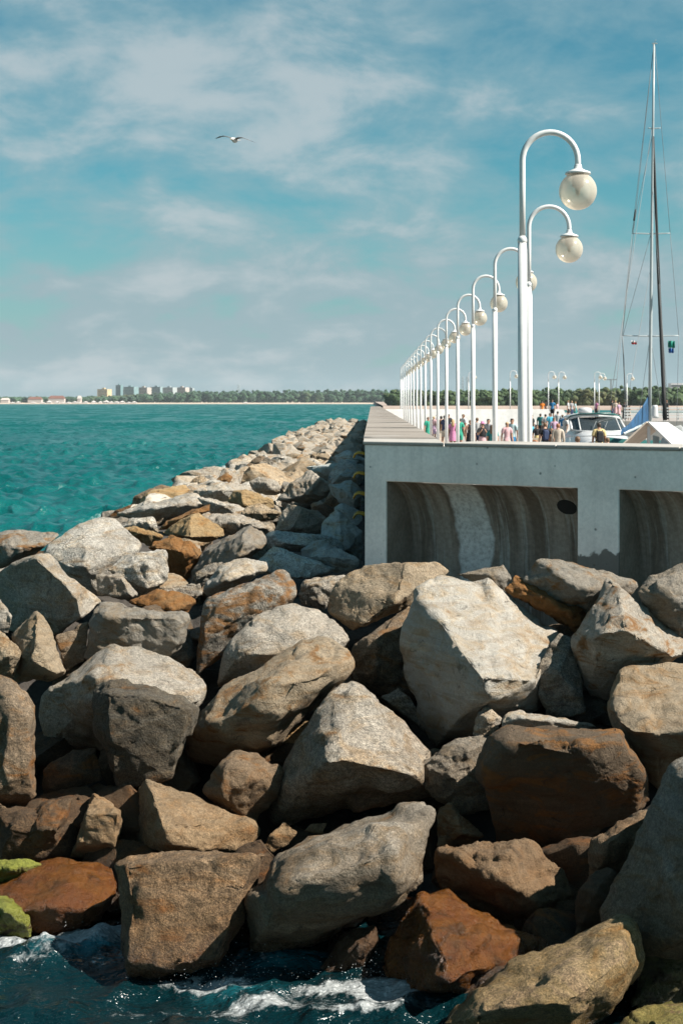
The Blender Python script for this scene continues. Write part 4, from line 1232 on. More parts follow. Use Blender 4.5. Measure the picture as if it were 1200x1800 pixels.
BONES = [('pelvis', None, (0, 0, .53), (.078, .058)), ('waist', 'pelvis', (0, 0, .61), (.066, .048)), ('chest', 'waist', (0, 0, .74), (.080, .056)), ('nb', 'chest', (0, .005, .825), (.042, .038)),
         ('neck', 'nb', (0, 0, .865), (.028, .030)), ('jaw', 'neck', (0, -.012, .895), (.032, .038)), ('head', 'jaw', (0, -.004, .94), (.042, .052)), ('crown', 'head', (0, .004, .972), (.032, .04))]
for s, n in ((-1, 'l'), (1, 'r')):
    BONES += [('sh' + n, 'nb', (s * .098, 0, .812), (.036, .036)), ('el' + n, 'sh' + n, (s * .125, .012, .645), (.024, .024)), ('wr' + n, 'el' + n, (s * .13, -.02, .505), (.017, .017)),
              ('hd' + n, 'wr' + n, (s * .132, -.03, .455), (.018, .012)), ('fg' + n, 'hd' + n, (s * .130, -.036, .42), (.012, .008)),
              ('hp' + n, 'pelvis', (s * .048, 0, .49), (.058, .058)), ('kn' + n, 'hp' + n, (s * .052, -.006, .28), (.036, .036)), ('cf' + n, 'kn' + n, (s * .052, .008, .2), (.034, .036)), ('an' + n, 'cf' + n, (s * .052, .01, .045), (.021, .023)),
              ('to' + n, 'an' + n, (s * .056, -.065, .018), (.022, .014))]


def person(label, px, top, H, shirt, pants, hair='dark', deck=None, face_to=0.0, walk=0.0, kind='pants', arm=None, longhair=False, hat=None, skin='skin', D=None, sleeves='short'):
    z0 = DECK if deck is None else deck
    if D is None:
        D = (EYE - z0 - H) * F / (top - HY)
    x = (px - VX) / F * D
    co = {b[0]: Vector(b[2]) for b in BONES}
    for n, s in (('l', 1), ('r', -1)):
        for j, k in (('kn' + n, .55), ('cf' + n, .72), ('an' + n, 1.0), ('to' + n, 1.0)):
            co[j].y += -s * walk * k * .13
            if j.startswith(('an', 'to')) and s < 0: co[j].z += abs(walk) * .02
        for j, k in (('el' + n, .5), ('wr' + n, 1), ('hd' + n, 1.15), ('fg' + n, 1.2)):
            co[j].y += s * walk * k * .08
    if arm:
        for n in arm:
            s = -1 if n == 'l' else 1
            co['el' + n] = Vector((s * .13, -.05, .68)); co['wr' + n] = Vector((s * .07, -.13, .76)); co['hd' + n] = Vector((s * .045, -.14, .80)); co['fg' + n] = Vector((s * .03, -.135, .83))
    names = [b[0] for b in BONES]
    ed = [(names.index(b[0]), names.index(b[1])) for b in BONES if b[1]]
    me = bpy.data.meshes.new('person')
    me.from_pydata([tuple(co[n] * H) for n in names], ed, [])
    o = bpy.data.objects.new('tmp', me)
    COL.objects.link(o)
    sk = o.modifiers.new('skin', 'SKIN')
    sk.use_smooth_shade = True
    for i, b in enumerate(BONES):
        v = me.skin_vertices[0].data[i]
        v.radius = (b[3][0] * H, b[3][1] * H)
        v.use_root = (i == 0)
    ss = o.modifiers.new('sub', 'SUBSURF')
    ss.levels = 1
    m2 = bpy.data.meshes.new_from_object(o.evaluated_get(bpy.context.evaluated_depsgraph_get()))
    bpy.data.objects.remove(o)
    m2.materials.clear()
    m2.materials.append(M[skin])
    m2.name = 'person'
    body = link('person', m2, None, (x, D, z0))
    body.rotation_euler = (0, 0, face_to)
    tag(body, label, 'person', 'people on the pier')
    # clothing: shells lifted off the body
    V = np.array([v.co[:] for v in m2.vertices]) / H
    N = np.array([v.normal[:] for v in m2.vertices])
    seg = [(names.index(b[1]), names.index(b[0])) for b in BONES if b[1]]
    A = np.array([co[names[a]][:] for a, b in seg]); Bq = np.array([co[names[b]][:] for a, b in seg])
    Cn = np.array([V[list(p.vertices)].mean(0) for p in m2.polygons])
    AB = Bq - A
    t = np.clip(((Cn[:, None] - A) * AB).sum(2) / (AB ** 2).sum(1), 0, 1)
    d = np.linalg.norm(Cn[:, None] - (A + t[..., None] * AB), axis=2)
    near = d.argmin(1)
    bn = np.array([names[b] for a, b in seg])[near]
    tt = t[np.arange(len(near)), near]

    def shell(name, mask, mat, lift):
        fs = [tuple(m2.polygons[i].vertices) for i in np.nonzero(mask)[0]]
        if not fs: return
        used = sorted({i for f in fs for i in f})
        mp = {u: i for i, u in enumerate(used)}
        s = MB()
        s.add([tuple((V[u] + N[u] * lift) * H) for u in used], [tuple(mp[i] for i in f) for f in fs], True)
        return s.build(name, mat, body)
    tors = np.isin(bn, ['waist', 'chest', 'nb']) & (Cn[:, 2] < .835)
    slv = np.isin(bn, ['shl', 'shr']) | (np.isin(bn, ['ell', 'elr']) & (tt < (1.1 if sleeves == 'long' else .5)))
    if sleeves == 'long': slv |= np.isin(bn, ['wrl', 'wrr'])
    if sleeves == 'none': slv = np.isin(bn, ['shl', 'shr']) & (tt < .6)
    shell('top', tors | slv | ((Cn[:, 2] > .54) & (bn == 'pelvis')), M['c_' + shirt], .011)
    hips = np.isin(bn, ['hpl', 'hpr', 'pelvis'])
    if kind in ('pants', 'shorts'):
        leg = np.isin(bn, ['knl', 'knr']) & (tt < (.75 if kind == 'shorts' else 2))
        if kind == 'pants': leg |= np.isin(bn, ['cfl', 'cfr', 'anl', 'anr']) & (Cn[:, 2] > .05)
        shell('trousers' if kind == 'pants' else 'shorts', hips | leg, M['c_' + pants], .013)
    else:
        zl = {'skirt': .33, 'dress': .36, 'long': .10}[kind]
        s = MB()
        rings = []
        for z, rx, ry in ((.64, .078, .062), (.58, .088, .070), (.50, .105, .085), (zl, .120 + .02 * (kind == 'long'), .105)):
            rings.append([(rx * H * math.cos(a) * (1 + .05 * math.sin(5 * a)), ry * H * math.sin(a) * (1 + .05 * math.cos(4 * a)), z * H) for a in np.linspace(0, 2 * math.pi, 21)[:-1]])
        s.loft(rings, cap=False)
        s.build('skirt', M['c_' + pants], body)
    hd = np.isin(bn, ['head', 'crown', 'jaw']) & ((Cn[:, 2] > .952) | ((Cn[:, 1] > -.005) & (Cn[:, 2] > .9)))
    shell('hair', hd, M['h_' + hair], .010)
    if longhair:
        s = MB()
        rings = [[(rx * H * math.cos(a), (.03 + oy) * H + ry * H * math.sin(a), z * H) for a in np.linspace(0, 2 * math.pi, 13)[:-1]] for z, rx, ry, oy in ((.975, .03, .03, -.02), (.93, .047, .03, 0), (.88, .045, .028, .01), (.82, .045, .022, .025), (.77, .03, .015, .03))]
        s.loft(rings)
        s.build('hair', M['h_' + hair], body)
    if hat:
        MB().lathe([(.078, .955), (.082, .962), (.05, .97), (.046, 1.0), (.03, 1.015), (.0, 1.017)], seg=18).build('hat', M['c_' + hat], body).scale = (H, H, H)
    return body


def backpack(label, who, col, H):
    m = MB()
    rings = []
    for y, sx, sz in ((.045, .062, .105), (.07, .070, .118), (.105, .066, .112), (.125, .045, .085)):
        rings.append([(sx * abs(math.cos(a)) ** .55 * math.copysign(1, math.cos(a)) * H, y * H, (.70 + sz * abs(math.sin(a)) ** .55 * math.copysign(1, math.sin(a))) * H) for a in np.linspace(0, 2 * math.pi, 25)[:-1]])
    m.loft(rings)
    o = empty('backpack', who.location, who.rotation_euler.z)
    m.build('bag', M['c_' + col], o)
    for s in (-1, 1):
        MB().tube([(s * .05 * H, .06 * H, .80 * H), (s * .055 * H, .03 * H, .842 * H), (s * .06 * H, -.045 * H, .80 * H), (s * .062 * H, -.068 * H, .70 * H), (s * .066 * H, .05 * H, .62 * H)], .011 * H, 8).build('strap', M['c_' + col], o)
    tag(o, label, 'backpack')


PI = math.pi
person('person in a green top, leftmost of the crowd behind the lamps', 752, 732, 1.66, 'green', 'green', kind='dress', face_to=.4, hair='brown')
person('person in lilac beside the one in green', 762, 731, 1.60, 'rose', 'lilac', kind='skirt', face_to=2.6, hair='fair')
person('person in a brown top between two thin lamp posts', 775, 730, 1.72, 'brown', 'beige', kind='pants', face_to=PI, walk=.6)
person('person in black behind the woman in the pink dress', 788, 727, 1.74, 'black', 'black', kind='shorts', face_to=.2, walk=.4)
person('woman in a pink dress walking away', 795.5, 736, 1.64, 'pink', 'pink', kind='dress', face_to=PI, hair='fair', longhair=True, walk=.5)
person('man in white and green walking past the lamp posts', 814, 727, 1.80, 'white', 'black', kind='shorts', face_to=-.9, walk=.9, hair='brown')
person('person in a green top half hidden beside the man in white', 807, 734, 1.66, 'green', 'green', kind='shorts', face_to=PI)
person('woman in a short black dress with a bag strap', 826, 737, 1.66, 'black', 'black', kind='dress', face_to=.3, hair='brown', sleeves='none', walk=.3)
person('woman in a pink sun hat and black top', 847.5, 741.5, 1.64, 'black', 'rose', kind='skirt', face_to=.1, hat='pink', arm='lr')
person('person in dark teal half hidden by a lamp post', 865, 745, 1.62, 'teal', 'teal', kind='pants', face_to=PI - .4, longhair=True, hair='brown')
person('woman in a pale pink top left of the nearest lamp', 890.5, 740.5, 1.66, 'rose', 'beige', kind='shorts', face_to=.3, hair='fair', walk=.5)
person('man in blue and white behind the woman in pale pink', 899.5, 734, 1.80, 'pale', 'blue', kind='shorts', face_to=-.4, hair='dark')
person('person of whom only the dark crown of the head shows', 897, 776.5, 1.60, 'grey', 'black', hair='dark', face_to=.5)
person('person with reddish hair low behind the wall, right of the nearest lamp', 940, 771, 1.58, 'rose', 'navy', hair='ginger', face_to=-1.2)
bw = person('woman in a black top and pale jeans carrying a backpack', 957, 741, 1.70, 'black', 'jeans', face_to=PI + .2, hair='brown', walk=.3)
backpack('dark grey backpack worn by the woman in pale jeans', bw, 'navy', 1.70)
person('woman in a beige jumper and black trousers', 980, 743, 1.66, 'beige', 'black', face_to=PI - .1, hair='ginger', sleeves='long')
yw = person('man in a yellow shirt with a black backpack before the yacht', 1052, 741, 1.76, 'yellow', 'beige', face_to=PI + .1, hair='dark', skin='skin2')
backpack('black backpack on the man in the yellow shirt', yw, 'black', 1.76)
person('curly brown haired head low in front of the yacht', 1014.5, 765, 1.58, 'black', 'black', hair='brown', face_to=PI, longhair=False)
person('child in a turquoise top right of the yellow shirted man', 1067, 767.5, 1.42, 'sky', 'white', hair='brown', face_to=PI - .3)
person('person in dark clothes with teal, left behind the crowd', 934, 728, 1.70, 'black', 'sky', face_to=.8, kind='shorts')
person('seated looking person in dark top behind the woman with backpack', 943, 745, 1.45, 'black', 'yellow', kind='skirt', face_to=.2)
person('woman in white and blue, middle of the crowd', 958, 727, 1.70, 'white', 'navy', kind='shorts', face_to=PI, hair='dark')
person('tall person in turquoise in the crowd', 966, 725, 1.78, 'sky', 'sky', kind='pants', face_to=.4, hair='dark')
person('person in a white shirt left of the blue shirted one', 979.5, 722, 1.80, 'white', 'grey', kind='shorts', face_to=PI, hair='dark')
person('person in a bright blue shirt nearest the yacht roof', 987.5, 728, 1.68, 'blue', 'white', kind='shorts', face_to=2.5, hair='brown')
for (lab, px, H, sh, pa, kd, hr, D) in [
    ('person in an orange shirt on the far deck', 952.5, 1.72, 'orange', 'beige', 'pants', 'dark', 140),
    ('person in black right beside the orange shirt on the far deck', 958.5, 1.68, 'black', 'black', 'pants', 'dark', 142),
    ('person in a blue shirt and black shorts on the far deck', 970, 1.84, 'blue', 'black', 'shorts', 'brown', 128),
    ('person in pale pink right of the blue shirt on the far deck', 979, 1.62, 'rose', 'grey', 'shorts', 'brown', 140),
    ('person in white with black shorts on the far deck', 998, 1.78, 'white', 'black', 'shorts', 'fair', 132),
    ('person in pale grey standing by the white shirted one', 1004, 1.76, 'grey', 'navy', 'pants', 'fair', 136),
    ('person in a pale turquoise top above the yacht roof', 1010.5, 1.68, 'pale', 'teal', 'skirt', 'fair', 134),
    ('person in black and pink between the two lamps above the yacht', 1047.5, 1.74, 'pink', 'black', 'pants', 'dark', 146),
    ('man in black left of the group above the yacht', 1075, 1.84, 'black', 'navy', 'pants', 'dark', 130),
    ('person in beige in the middle of the group above the yacht', 1081, 1.78, 'beige', 'rose', 'skirt', 'fair', 132),
    ('person in rose, right end of the group above the yacht', 1087, 1.60, 'lilac', 'rose', 'skirt', 'fair', 130),
    ('long haired woman in black walking right of the group', 1097, 1.66, 'black', 'black', 'long', 'dark', 124),
    ('short person in brown beside the long haired woman in black', 1105.5, 1.30, 'brown', 'beige', 'shorts', 'brown', 124),
    ('man in black behind the black furled sail', 1171, 1.80, 'black', 'black', 'pants', 'ginger', 128)]:
    person(lab, px, 0, H, sh, pa, hr, deck=UP, kind=kd, D=D, face_to=random.uniform(0, 6.28), walk=random.uniform(0, .7), longhair=('long haired' in lab))
for (lab, px, top, H, sh, pa, kd, hr) in [
    ('person in white walking between the second and third lamp posts', 838, 733, 1.70, 'white', 'navy', 'shorts', 'brown'), ('person in grey glimpsed left of the pink sun hat', 858, 735, 1.74, 'grey', 'black', 'pants', 'dark'),
    ('small child in yellow beside the pink dress', 803, 746, 1.20, 'yellow', 'blue', 'shorts', 'fair'), ('person in rose far left near the green top', 768, 728, 1.62, 'rose', 'white', 'dress', 'brown'),
    ('person in navy between green top and brown top', 781, 729, 1.76, 'navy', 'beige', 'shorts', 'dark'), ('person in teal behind the crowd right of the nearest lamp', 949, 726, 1.72, 'teal', 'black', 'pants', 'dark'),
    ('woman in a white dress between crowd and yacht', 993, 731, 1.66, 'white', 'white', 'dress', 'fair'), ('person in lilac right behind the woman in beige', 973, 733, 1.64, 'lilac', 'jeans', 'pants', 'brown'),
    ('child in red beside the woman in beige', 969, 752, 1.25, 'orange', 'navy', 'shorts', 'fair')]:
    person(lab, px, top, H, sh, pa, hr, kind=kd, face_to=random.uniform(0, 6.28), walk=random.uniform(0, .8))
person('person of whom a dark head shows under the white A-frame', 1171, 781, 1.50, 'black', 'black', hair='dark', face_to=PI)

# ------------------------------------------------------------------ seagull
M['gull'] = simple('gull white', (0.5328, 0.5184, 0.504), 0.7)
M['gullgrey'] = simple('gull wing', (0.1152, 0.108, 0.1008), 0.8, 0.25, 30)
M['gulltip'] = simple('gull wing tip', (0.036, 0.036, 0.036), 0.8)
M['beak'] = simple('beak', (0.432, 0.252, 0.036), 0.5)
g = empty('seagull', P(412, 246, 42))
tag(g, 'seagull gliding with spread wings over the sea', 'bird')
bm_ = MB()
rings = []
for y, r, z in ((-.20, .012, .01), (-.17, .030, .015), (-.13, .045, .015), (-.08, .055, .005), (0, .075, -.01), (.08, .066, -.008), (.16, .035, .005), (.22, .045, .01), (.28, .05, .012)):
    w_, h_ = (r, r) if y < .14 else (r * 1.0, .012)
    rings.append([(w_ * math.cos(a), y, z + h_ * math.sin(a)) for a in np.linspace(0, 2 * math.pi, 13)[:-1]])
bm_.loft(rings).build('body', M['gull'], g)
MB().tube([(0, -.195, .008), (0, -.235, .0), (0, -.25, -.012)], [.011, .008, .002], 8).build('beak', M['beak'], g)


def wing(s, prof, name):
    up_, lo_ = [], []
    for (x, z, y0, y1, th) in prof:
        up_.append([(s * x, y0, z), (s * x, y0 + (y1 - y0) * .3, z + th), (s * x, y1, z), (s * x, y0 + (y1 - y0) * .3, z - th * .4)])
    m = MB()
    m.loft(up_, cap=True)
    return m


L = [(.04, .03, -.10, .10, .02), (.16, .085, -.13, .10, .018), (.30, .125, -.15, .07, .014), (.42, .125, -.12, .05, .010), (.56, .10, -.05, .05, .006), (.64, .085, .01, .04, .003)]
R = [(.04, .02, -.10, .10, .02), (.16, .045, -.13, .10, .018), (.30, .035, -.15, .07, .014), (.42, -.01, -.12, .05, .010), (.56, -.075, -.05, .05, .006), (.68, -.13, .01, .04, .003)]
wl = wing(-1, L[:5], 'wing'); o1 = wl.build('wing', M['gullgrey'], g)
wing(-1, L[4:], 'wing_tip').build('wing_tip', M['gulltip'], o1)
wr = wing(1, R[:5], 'wing'); o2 = wr.build('wing', M['gullgrey'], g)
wing(1, R[4:], 'wing_tip').build('wing_tip', M['gulltip'], o2)
g.rotation_euler = (math.radians(4), 0, math.radians(-24))
g.scale = (1.02, 1.02, 1.02)

# ------------------------------------------------------------------ sailing boat
M['alu'] = simple('mast aluminium', (0.33, 0.37, 0.38), 0.4, 0.06, 3)
M['wire'] = simple('rigging wire', (0.1584, 0.1728, 0.18), 0.5)
M['blacksail'] = simple('black furled sail', (0.00864, 0.01008, 0.01152), 0.7)
M['bluecover'] = simple('blue sail cover', (0.008, 0.055, 0.13), 0.7, 0.3, 3.0, bump=.05)
M['hull'] = simple('white hull', (0.4752, 0.4824, 0.4896), 0.25, 0.03)
M['glass'] = simple('tinted windscreen', (0.0324, 0.0396, 0.0432), 0.08)
M['trim'] = simple('green trim', (0.0216, 0.0936, 0.0864), 0.35)
M['deckwood'] = simple('teak deck', (0.3024, 0.216, 0.1368), 0.7)
M['red'] = simple('red cloth', (0.396, 0.0216, 0.0216), 0.8)
M['flaggreen'] = simple('green cloth', (0, 0.1656, 0.1224), 0.8)
M['flagblue'] = simple('blue cloth', (0.0144, 0.0864, 0.288), 0.8)
DS = 66.0
sb = empty('sailing_boat', P(1141, 706, DS))
sb.location.z = 0
SX, SY = sb.location.x, sb.location.y
tag(sb, 'sailing boat with tall pale mast, blue boom cover and black furled headsail', 'boat')


def W2(px, py, D=DS):
    p = P(px, py, D)
    return (p.x - SX, p.y - SY, p.z)


def tubepx(a, b, r0, r1=None, name='stay', mat='wire', D0_=DS, D1_=DS, seg=8, parent=None):
    r1 = r0 if r1 is None else r1
    pa, pb = Vector(W2(a[0], a[1], D0_)), Vector(W2(b[0], b[1], D1_))
    n = 5
    return MB().tube([pa.lerp(pb, i / n) for i in range(n + 1)], [r0 + (r1 - r0) * i / n for i in range(n + 1)], seg).build(name, M[mat], parent or sb)


# hull
m = MB()
rings = []
for t in np.linspace(0, 1, 15):
    y = 5.2 - 10.4 * t
    b_ = 1.65 * math.sin(math.pi * (0.06 + .62 * t)) ** .75
    rings.append([(b_ * c, y, 1.25 - .15 * t - 1.75 * (1 - abs(c) ** 2.2)) for c in np.linspace(-1, 1, 13)])
m.loft(rings, cap=False, closed=False)
m.build('hull', M['hull'], sb)
m = MB()
m.loft([[(1.65 * math.sin(math.pi * (0.06 + .62 * t)) ** .75 * c, 5.2 - 10.4 * t, 1.23 - .15 * t + .06 * (1 - c * c)) for c in np.linspace(-1, 1, 7)] for t in np.linspace(0, 1, 15)], cap=False, closed=False)
m.build('deck', M['deckwood'], sb)
m = MB()
m.loft([[(.95 * s_ * c, y, 1.1 + h_ * (1 - abs(c) ** 4)) for c in np.linspace(-1, 1, 11)] for y, s_, h_ in ((2.6, .55, .05), (2.0, .75, .5), (0, 1.0, .62), (-1.8, 1.0, .66), (-2.0, .98, .1))], cap=False, closed=False)
m.build('cabin', M['hull'], sb)
mast = tubepx((1140.5, 765), (1148.5, 76), .085, .045, 'mast', 'alu', seg=14)
for (y, xl, xr) in ((226, 1138, 1160), (411, 1110, 1177), (591, 1093, 1192)):
    xm = 1140.5 + (765 - y) / 689 * 8
    tubepx((xl, y - 1), (xm, y), .022, .03, 'spreader', 'alu', parent=mast)
    tubepx((xm, y), (xr, y - 1), .03, .022, 'spreader', 'alu', parent=mast)
MB().box(-.10, .14, -.05, .05, 0, .03).build('masthead', M['alu'], mast).location = W2(1149, 77)
tubepx((1147, 77), (1152, 70), .012, .010, 'wind_vane', 'wire', parent=mast)
tubepx((1147, 240), (1157, 500), .055, .075, 'furled_sail', 'blacksail', seg=10)
tubepx((1157, 500), (1168, 738), .075, .10, 'furled_sail', 'blacksail', D1_=64, seg=10)
for a, b, d in (((1148, 80), (1093, 590), 66), ((1093, 590), (1100, 765), 66), ((1148, 80), (1110, 411), 66), ((1110, 411), (1093, 590), 66), ((1148, 226), (1110, 411), 66), ((1150, 80), (1177, 411), 66), ((1177, 411), (1192, 590), 66),
                ((1192, 590), (1188, 760), 66), ((1143, 411), (1094, 590), 66), ((1110, 411), (1080, 700), 60), ((1145, 226), (1072, 705), 58), ((1142, 590), (1118, 760), 66), ((1142, 590), (1168, 760), 66), ((1146, 330), (1175, 740), 63), ((1141, 480), (1102, 705), 62)):
    tubepx(a, b, .011, .011, 'stay', 'wire', D1_=d, seg=5)
tubepx((1116, 368), (1113, 388), .035, .035, 'radar_reflector', 'blacksail')
tubepx((1093, 590), (1099, 700), .022, .03, 'stay', 'wire')
# boom and its blue cover, swung towards the viewer
p0, p1 = Vector(W2(1138, 742)), Vector(W2(1094, 763, 61))
MB().tube([p0, p1], .07, 10).build('boom', M['alu'], sb)
rings = []
for i, t in enumerate(np.linspace(0, 1, 12)):
    c = p0.lerp(p1, t) + Vector((0, 0, .03))
    hgt = .95 * (1 - t) ** 1.5 + .20
    wd = .17 + .06 * math.sin(i * 1.9)
    rings.append([c + Vector((wd * math.cos(a) * .6, wd * math.cos(a), hgt * max(math.sin(a), -.25) + .03 * math.sin(5 * a + i))) for a in np.linspace(0, 2 * math.pi, 19)[:-1]])
MB().loft(rings).build('boom_cover', M['bluecover'], sb)
tubepx((1149.5, 735), (1150, 712), .20, .12, 'rolled_cover', 'hull', D0_=68, D1_=68, seg=12)


def flag(label, cx, cy, wpx, hpx, D, cols):
    f = empty('flag', P(cx, cy, D))
    sc = D / F
    for i, c in enumerate(cols):
        m = MB()
        n = 9
        h0, h1 = hpx * sc * (.5 - i / len(cols)), hpx * sc * (.5 - (i + 1) / len(cols))
        top_, bot_ = [], []
        rows_ = []
        for zz in (h0, h1):
            rows_.append([(wpx * sc * (k / n - .5), .08 * math.sin(k * 1.1), zz - .10 * wpx * sc * (k / n) ** 1.5 + .02 * math.sin(k * 1.7)) for k in range(n + 1)])
        back_ = [[(x, y + .012, z) for x, y, z in r] for r in rows_]
        m.loft([a + b[::-1] for a, b in zip(rows_, back_)], cap=True)
        m.build('stripe', M[c], f)
    tag(f, label, 'flag', 'flags in the rigging')


flag('small red and white flag in the left rigging', 1113.5, 602, 9, 6, 62, ['hull', 'red'])
flag('green flag flying above a blue one, right of the masts', 1179, 605, 12, 12, 64, ['flaggreen'])
flag('small blue flag hanging below the green one', 1178.5, 616, 9, 8, 64, ['flagblue'])

# ------------------------------------------------------------------ motor yacht
DY = 70.0
yt = empty('motor_yacht', (P(1050, 706, DY).x, DY, 0))
tag(yt, 'white motor yacht with wide tinted windscreen and teal roof edge', 'boat')
s = DY / F


def YP(px, py, dy=0.0):
    return ((px - 1050) * s, dy, EYE - (py - HY) * s)


m = MB()
rings = []
for y, b_, zt in ((-6.5, .25, 2.25), (-5.8, .9, 2.25), (-4.2, 1.55, 2.2), (-2, 1.95, 2.15), (1, 2.1, 2.1), (5, 2.05, 2.05)):
    rings.append([(b_ * c, y, zt - (zt + .35) * (1 - abs(c) ** 3)) for c in np.linspace(-1, 1, 15)])
m.loft(rings, cap=False, closed=False).build('hull', M['hull'], yt)
m = MB()
m.loft([[(b_ * c, y, zt + .10 * (1 - c * c)) for c in np.linspace(-1, 1, 9)] for y, b_, zt in ((-6.5, .25, 2.25), (-5.8, .9, 2.25), (-4.2, 1.55, 2.2), (-2, 1.95, 2.15), (1, 2.1, 2.1), (5, 2.05, 2.05))], cap=False, closed=False)
m.build('foredeck', M['hull'], yt)
m = MB()   # coachroof rising to the windscreen foot
m.loft([[(b_ * c, y, z0 + (z1 - z0) * (1 - abs(c) ** 5)) for c in np.linspace(-1, 1, 15)] for y, b_, z0, z1 in ((-4.2, .7, 2.2, 2.3), (-3.2, 1.2, 2.2, 2.62), (-1.9, 1.5, 2.15, 2.95), (-1.2, 1.6, 2.15, 3.1), (2.5, 1.62, 2.1, 3.15), (4.8, 1.6, 2.1, 2.6))], cap=True, closed=False)
m.build('cabin', M['hull'], yt)
bot = [YP(x, y_, d) for x, y_, d in ((1003, 756, -.2), (1015, 757, -.9), (1050, 758, -1.35), (1085, 757, -.9), (1097, 755, -.2))]
tp = [YP(x, y_, d) for x, y_, d in ((1005, 736, .9), (1017, 734, .35), (1050, 733, .0), (1083, 734, .35), (1093, 736, .9))]
m = MB()
m.loft([[Vector(p) for p in bot], [Vector(p) for p in tp]], cap=False, closed=False, smooth=True)
m.build('windscreen', M['glass'], yt)
for i in (0, 1, 3, 4):
    MB().tube([bot[i], tp[i]], .035 if i in (1, 3) else .07, 8).build('windscreen_pillar', M['hull'], yt)
MB().tube(bot, .04, 8).build('windscreen_frame', M['hull'], yt)
m = MB()
rings = []
for y, k, z in ((-.25, .92, 0), (0, 1.0, .02), (1.4, 1.0, .05), (3.2, .95, -.05)):
    rings.append([(k * (x - 1050) * s, y + .9 * abs(x - 1050) / 48, EYE - (py - HY) * s + z) for x, py in ((1000, 738), (1006, 732), (1020, 729), (1050, 727.5), (1080, 729), (1092, 732), (1098, 738), (1092, 735.5), (1080, 732.5), (1050, 731.5), (1020, 732.5), (1007, 735.5))])
m.loft(rings).build('roof', M['hull'], yt)
MB().tube([YP(x, y_, d) for x, y_, d in ((1000, 738, 1.0), (1006, 731.5, .75), (1020, 728.2, .35), (1050, 726.8, -.25), (1080, 728.2, .35), (1092, 731.5, .75), (1098, 738, 1.0))], .045, 8).build('roof_trim', M['trim'], yt)
MB().lathe([(.30, 0), (.36, .05), (.36, .18), (.28, .27), (.1, .30), (0.001, .30)], YP(1038, 727, 2.0), 20).build('radar_dome', M['hull'], yt)
for sgn in (-1, 1):
    pts = [(sgn * 1.9, -1, 2.75), (sgn * 1.8, -3, 2.85), (sgn * 1.1, -5.6, 2.95), (0, -6.6, 3.0)]
    r_ = MB().tube(pts, .018, 6).build('rail', M['alu'], yt)
    for px_ in pts[:3]:
        MB().tube([(px_[0], px_[1], 2.15), px_], .014, 6).build('stanchion', M['alu'], r_)
for x_ in (-.45, .1):
    MB().tube([(x_, -1.2, 3.12), (x_ + .25, -.75, 3.55)], .015, 6).build('wiper', M['wire'], yt)

# covered dinghy right of the yacht's bow
dg_ = empty('dinghy', P(1105, 772, 62)); dg_.location.z = 1.75
m = MB()
m.loft([[(1.0 * (x_), b_ * math.cos(a), z_ + .28 * math.sin(a)) for a in np.linspace(0, 2 * PI, 15)[:-1]] for x_, b_, z_ in ((-1.2, .12, .95), (-.9, .45, .92), (-.2, .7, .85), (.7, .72, .8), (1.3, .6, .78), (1.45, .2, .78))])
m.build('cover', M['trim'], dg_)
MB().box(-1.0, 1.3, -.5, .5, .0, .52).build('chock', M['hull'], dg_)
tag(dg_, 'low dinghy under a teal cover beside the yacht', 'dinghy')

# ------------------------------------------------------------------ white A-frame stand
M['pane'] = simple('blue grey panel', (0.216, 0.3024, 0.3456), 0.4)
M['board'] = simple('white board', (0.4464, 0.4464, 0.4464), 0.5, 0.04)
M['boardin'] = simple('raw board', (0.4464, 0.3816, 0.3168), 0.7, 0.10)
DA = 30.0
af = empty('a_frame_stand', P(1140, 706, DA)); af.location.z = DECK
tag(af, 'white A-frame stand of two leaning boards behind the pier wall', 'stand')
AX, AY = af.location.x, af.location.y


def AP(px, py, D):
    p = P(px, py, D)
    return Vector((p.x - AX, p.y - AY, p.z - DECK))


def panel(name, a, b, c, d, th, mat, parent=af):
    a, b, c, d = map(Vector, (a, b, c, d))
    n = (b - a).cross(d - a).normalized() * th
    q = [a, b, c, d] + [v + n for v in (a, b, c, d)]
    return MB().add(q, [(3, 2, 1, 0), (4, 5, 6, 7), (0, 1, 5, 4), (1, 2, 6, 5), (2, 3, 7, 6), (3, 0, 4, 7)]).build(name, M[mat], parent)


zb = .25
pk, pkb = AP(1137, 743, 30), AP(1172, 744, 31.6)
rf, rb = AP(1205, 808, 30), AP(1262, 805, 31.6)
lf, lb = AP(1062, 812, 30), AP(1085, 808, 31.6)
pr = panel('right_board', pk, rf, rb, pkb, .03, 'board')
pl_ = panel('left_board', lf, pk + Vector((-.01, 0, 0)), pkb + Vector((-.01, 0, 0)), lb, .03, 'boardin')
panel('upright', AP(1137, 749, 30.1), AP(1142, 749, 30.1), AP(1142, 815, 30.1), AP(1137, 815, 30.1), .06, 'board')
panel('inner_panel', AP(1147, 765, 31.0), AP(1158, 768, 31.0), AP(1158, 812, 31.0), AP(1147, 812, 31.0), .04, 'pane')
for px_, py_ in ((1143, 745.3), (1151, 746.5), (1188, 778), (1194, 779.5)):
    p = AP(px_, py_, 30.6)
for t_, u_ in ((.07, .3), (.2, .25), (.62, .3), (.68, .62), (.12, .75)):
    c_ = pk.lerp(rf, t_).lerp(pkb.lerp(rb, t_), u_)
    nn = (rf - pk).cross(pkb - pk).normalized()
    if nn.z < 0: nn = -nn
    tt_ = (rf - pk).normalized(); bb_ = nn.cross(tt_)
    ring = [c_ + tt_ * .035 * math.cos(a) + bb_ * .035 * math.sin(a) for a in np.linspace(0, 2 * PI, 13)[:-1]]
    MB().loft([[r - nn * .02 for r in ring], [r + nn * .034 for r in ring]]).build('bolt_hole', M['hole'], pr)  # solid plug coloured as the shade within an open hole

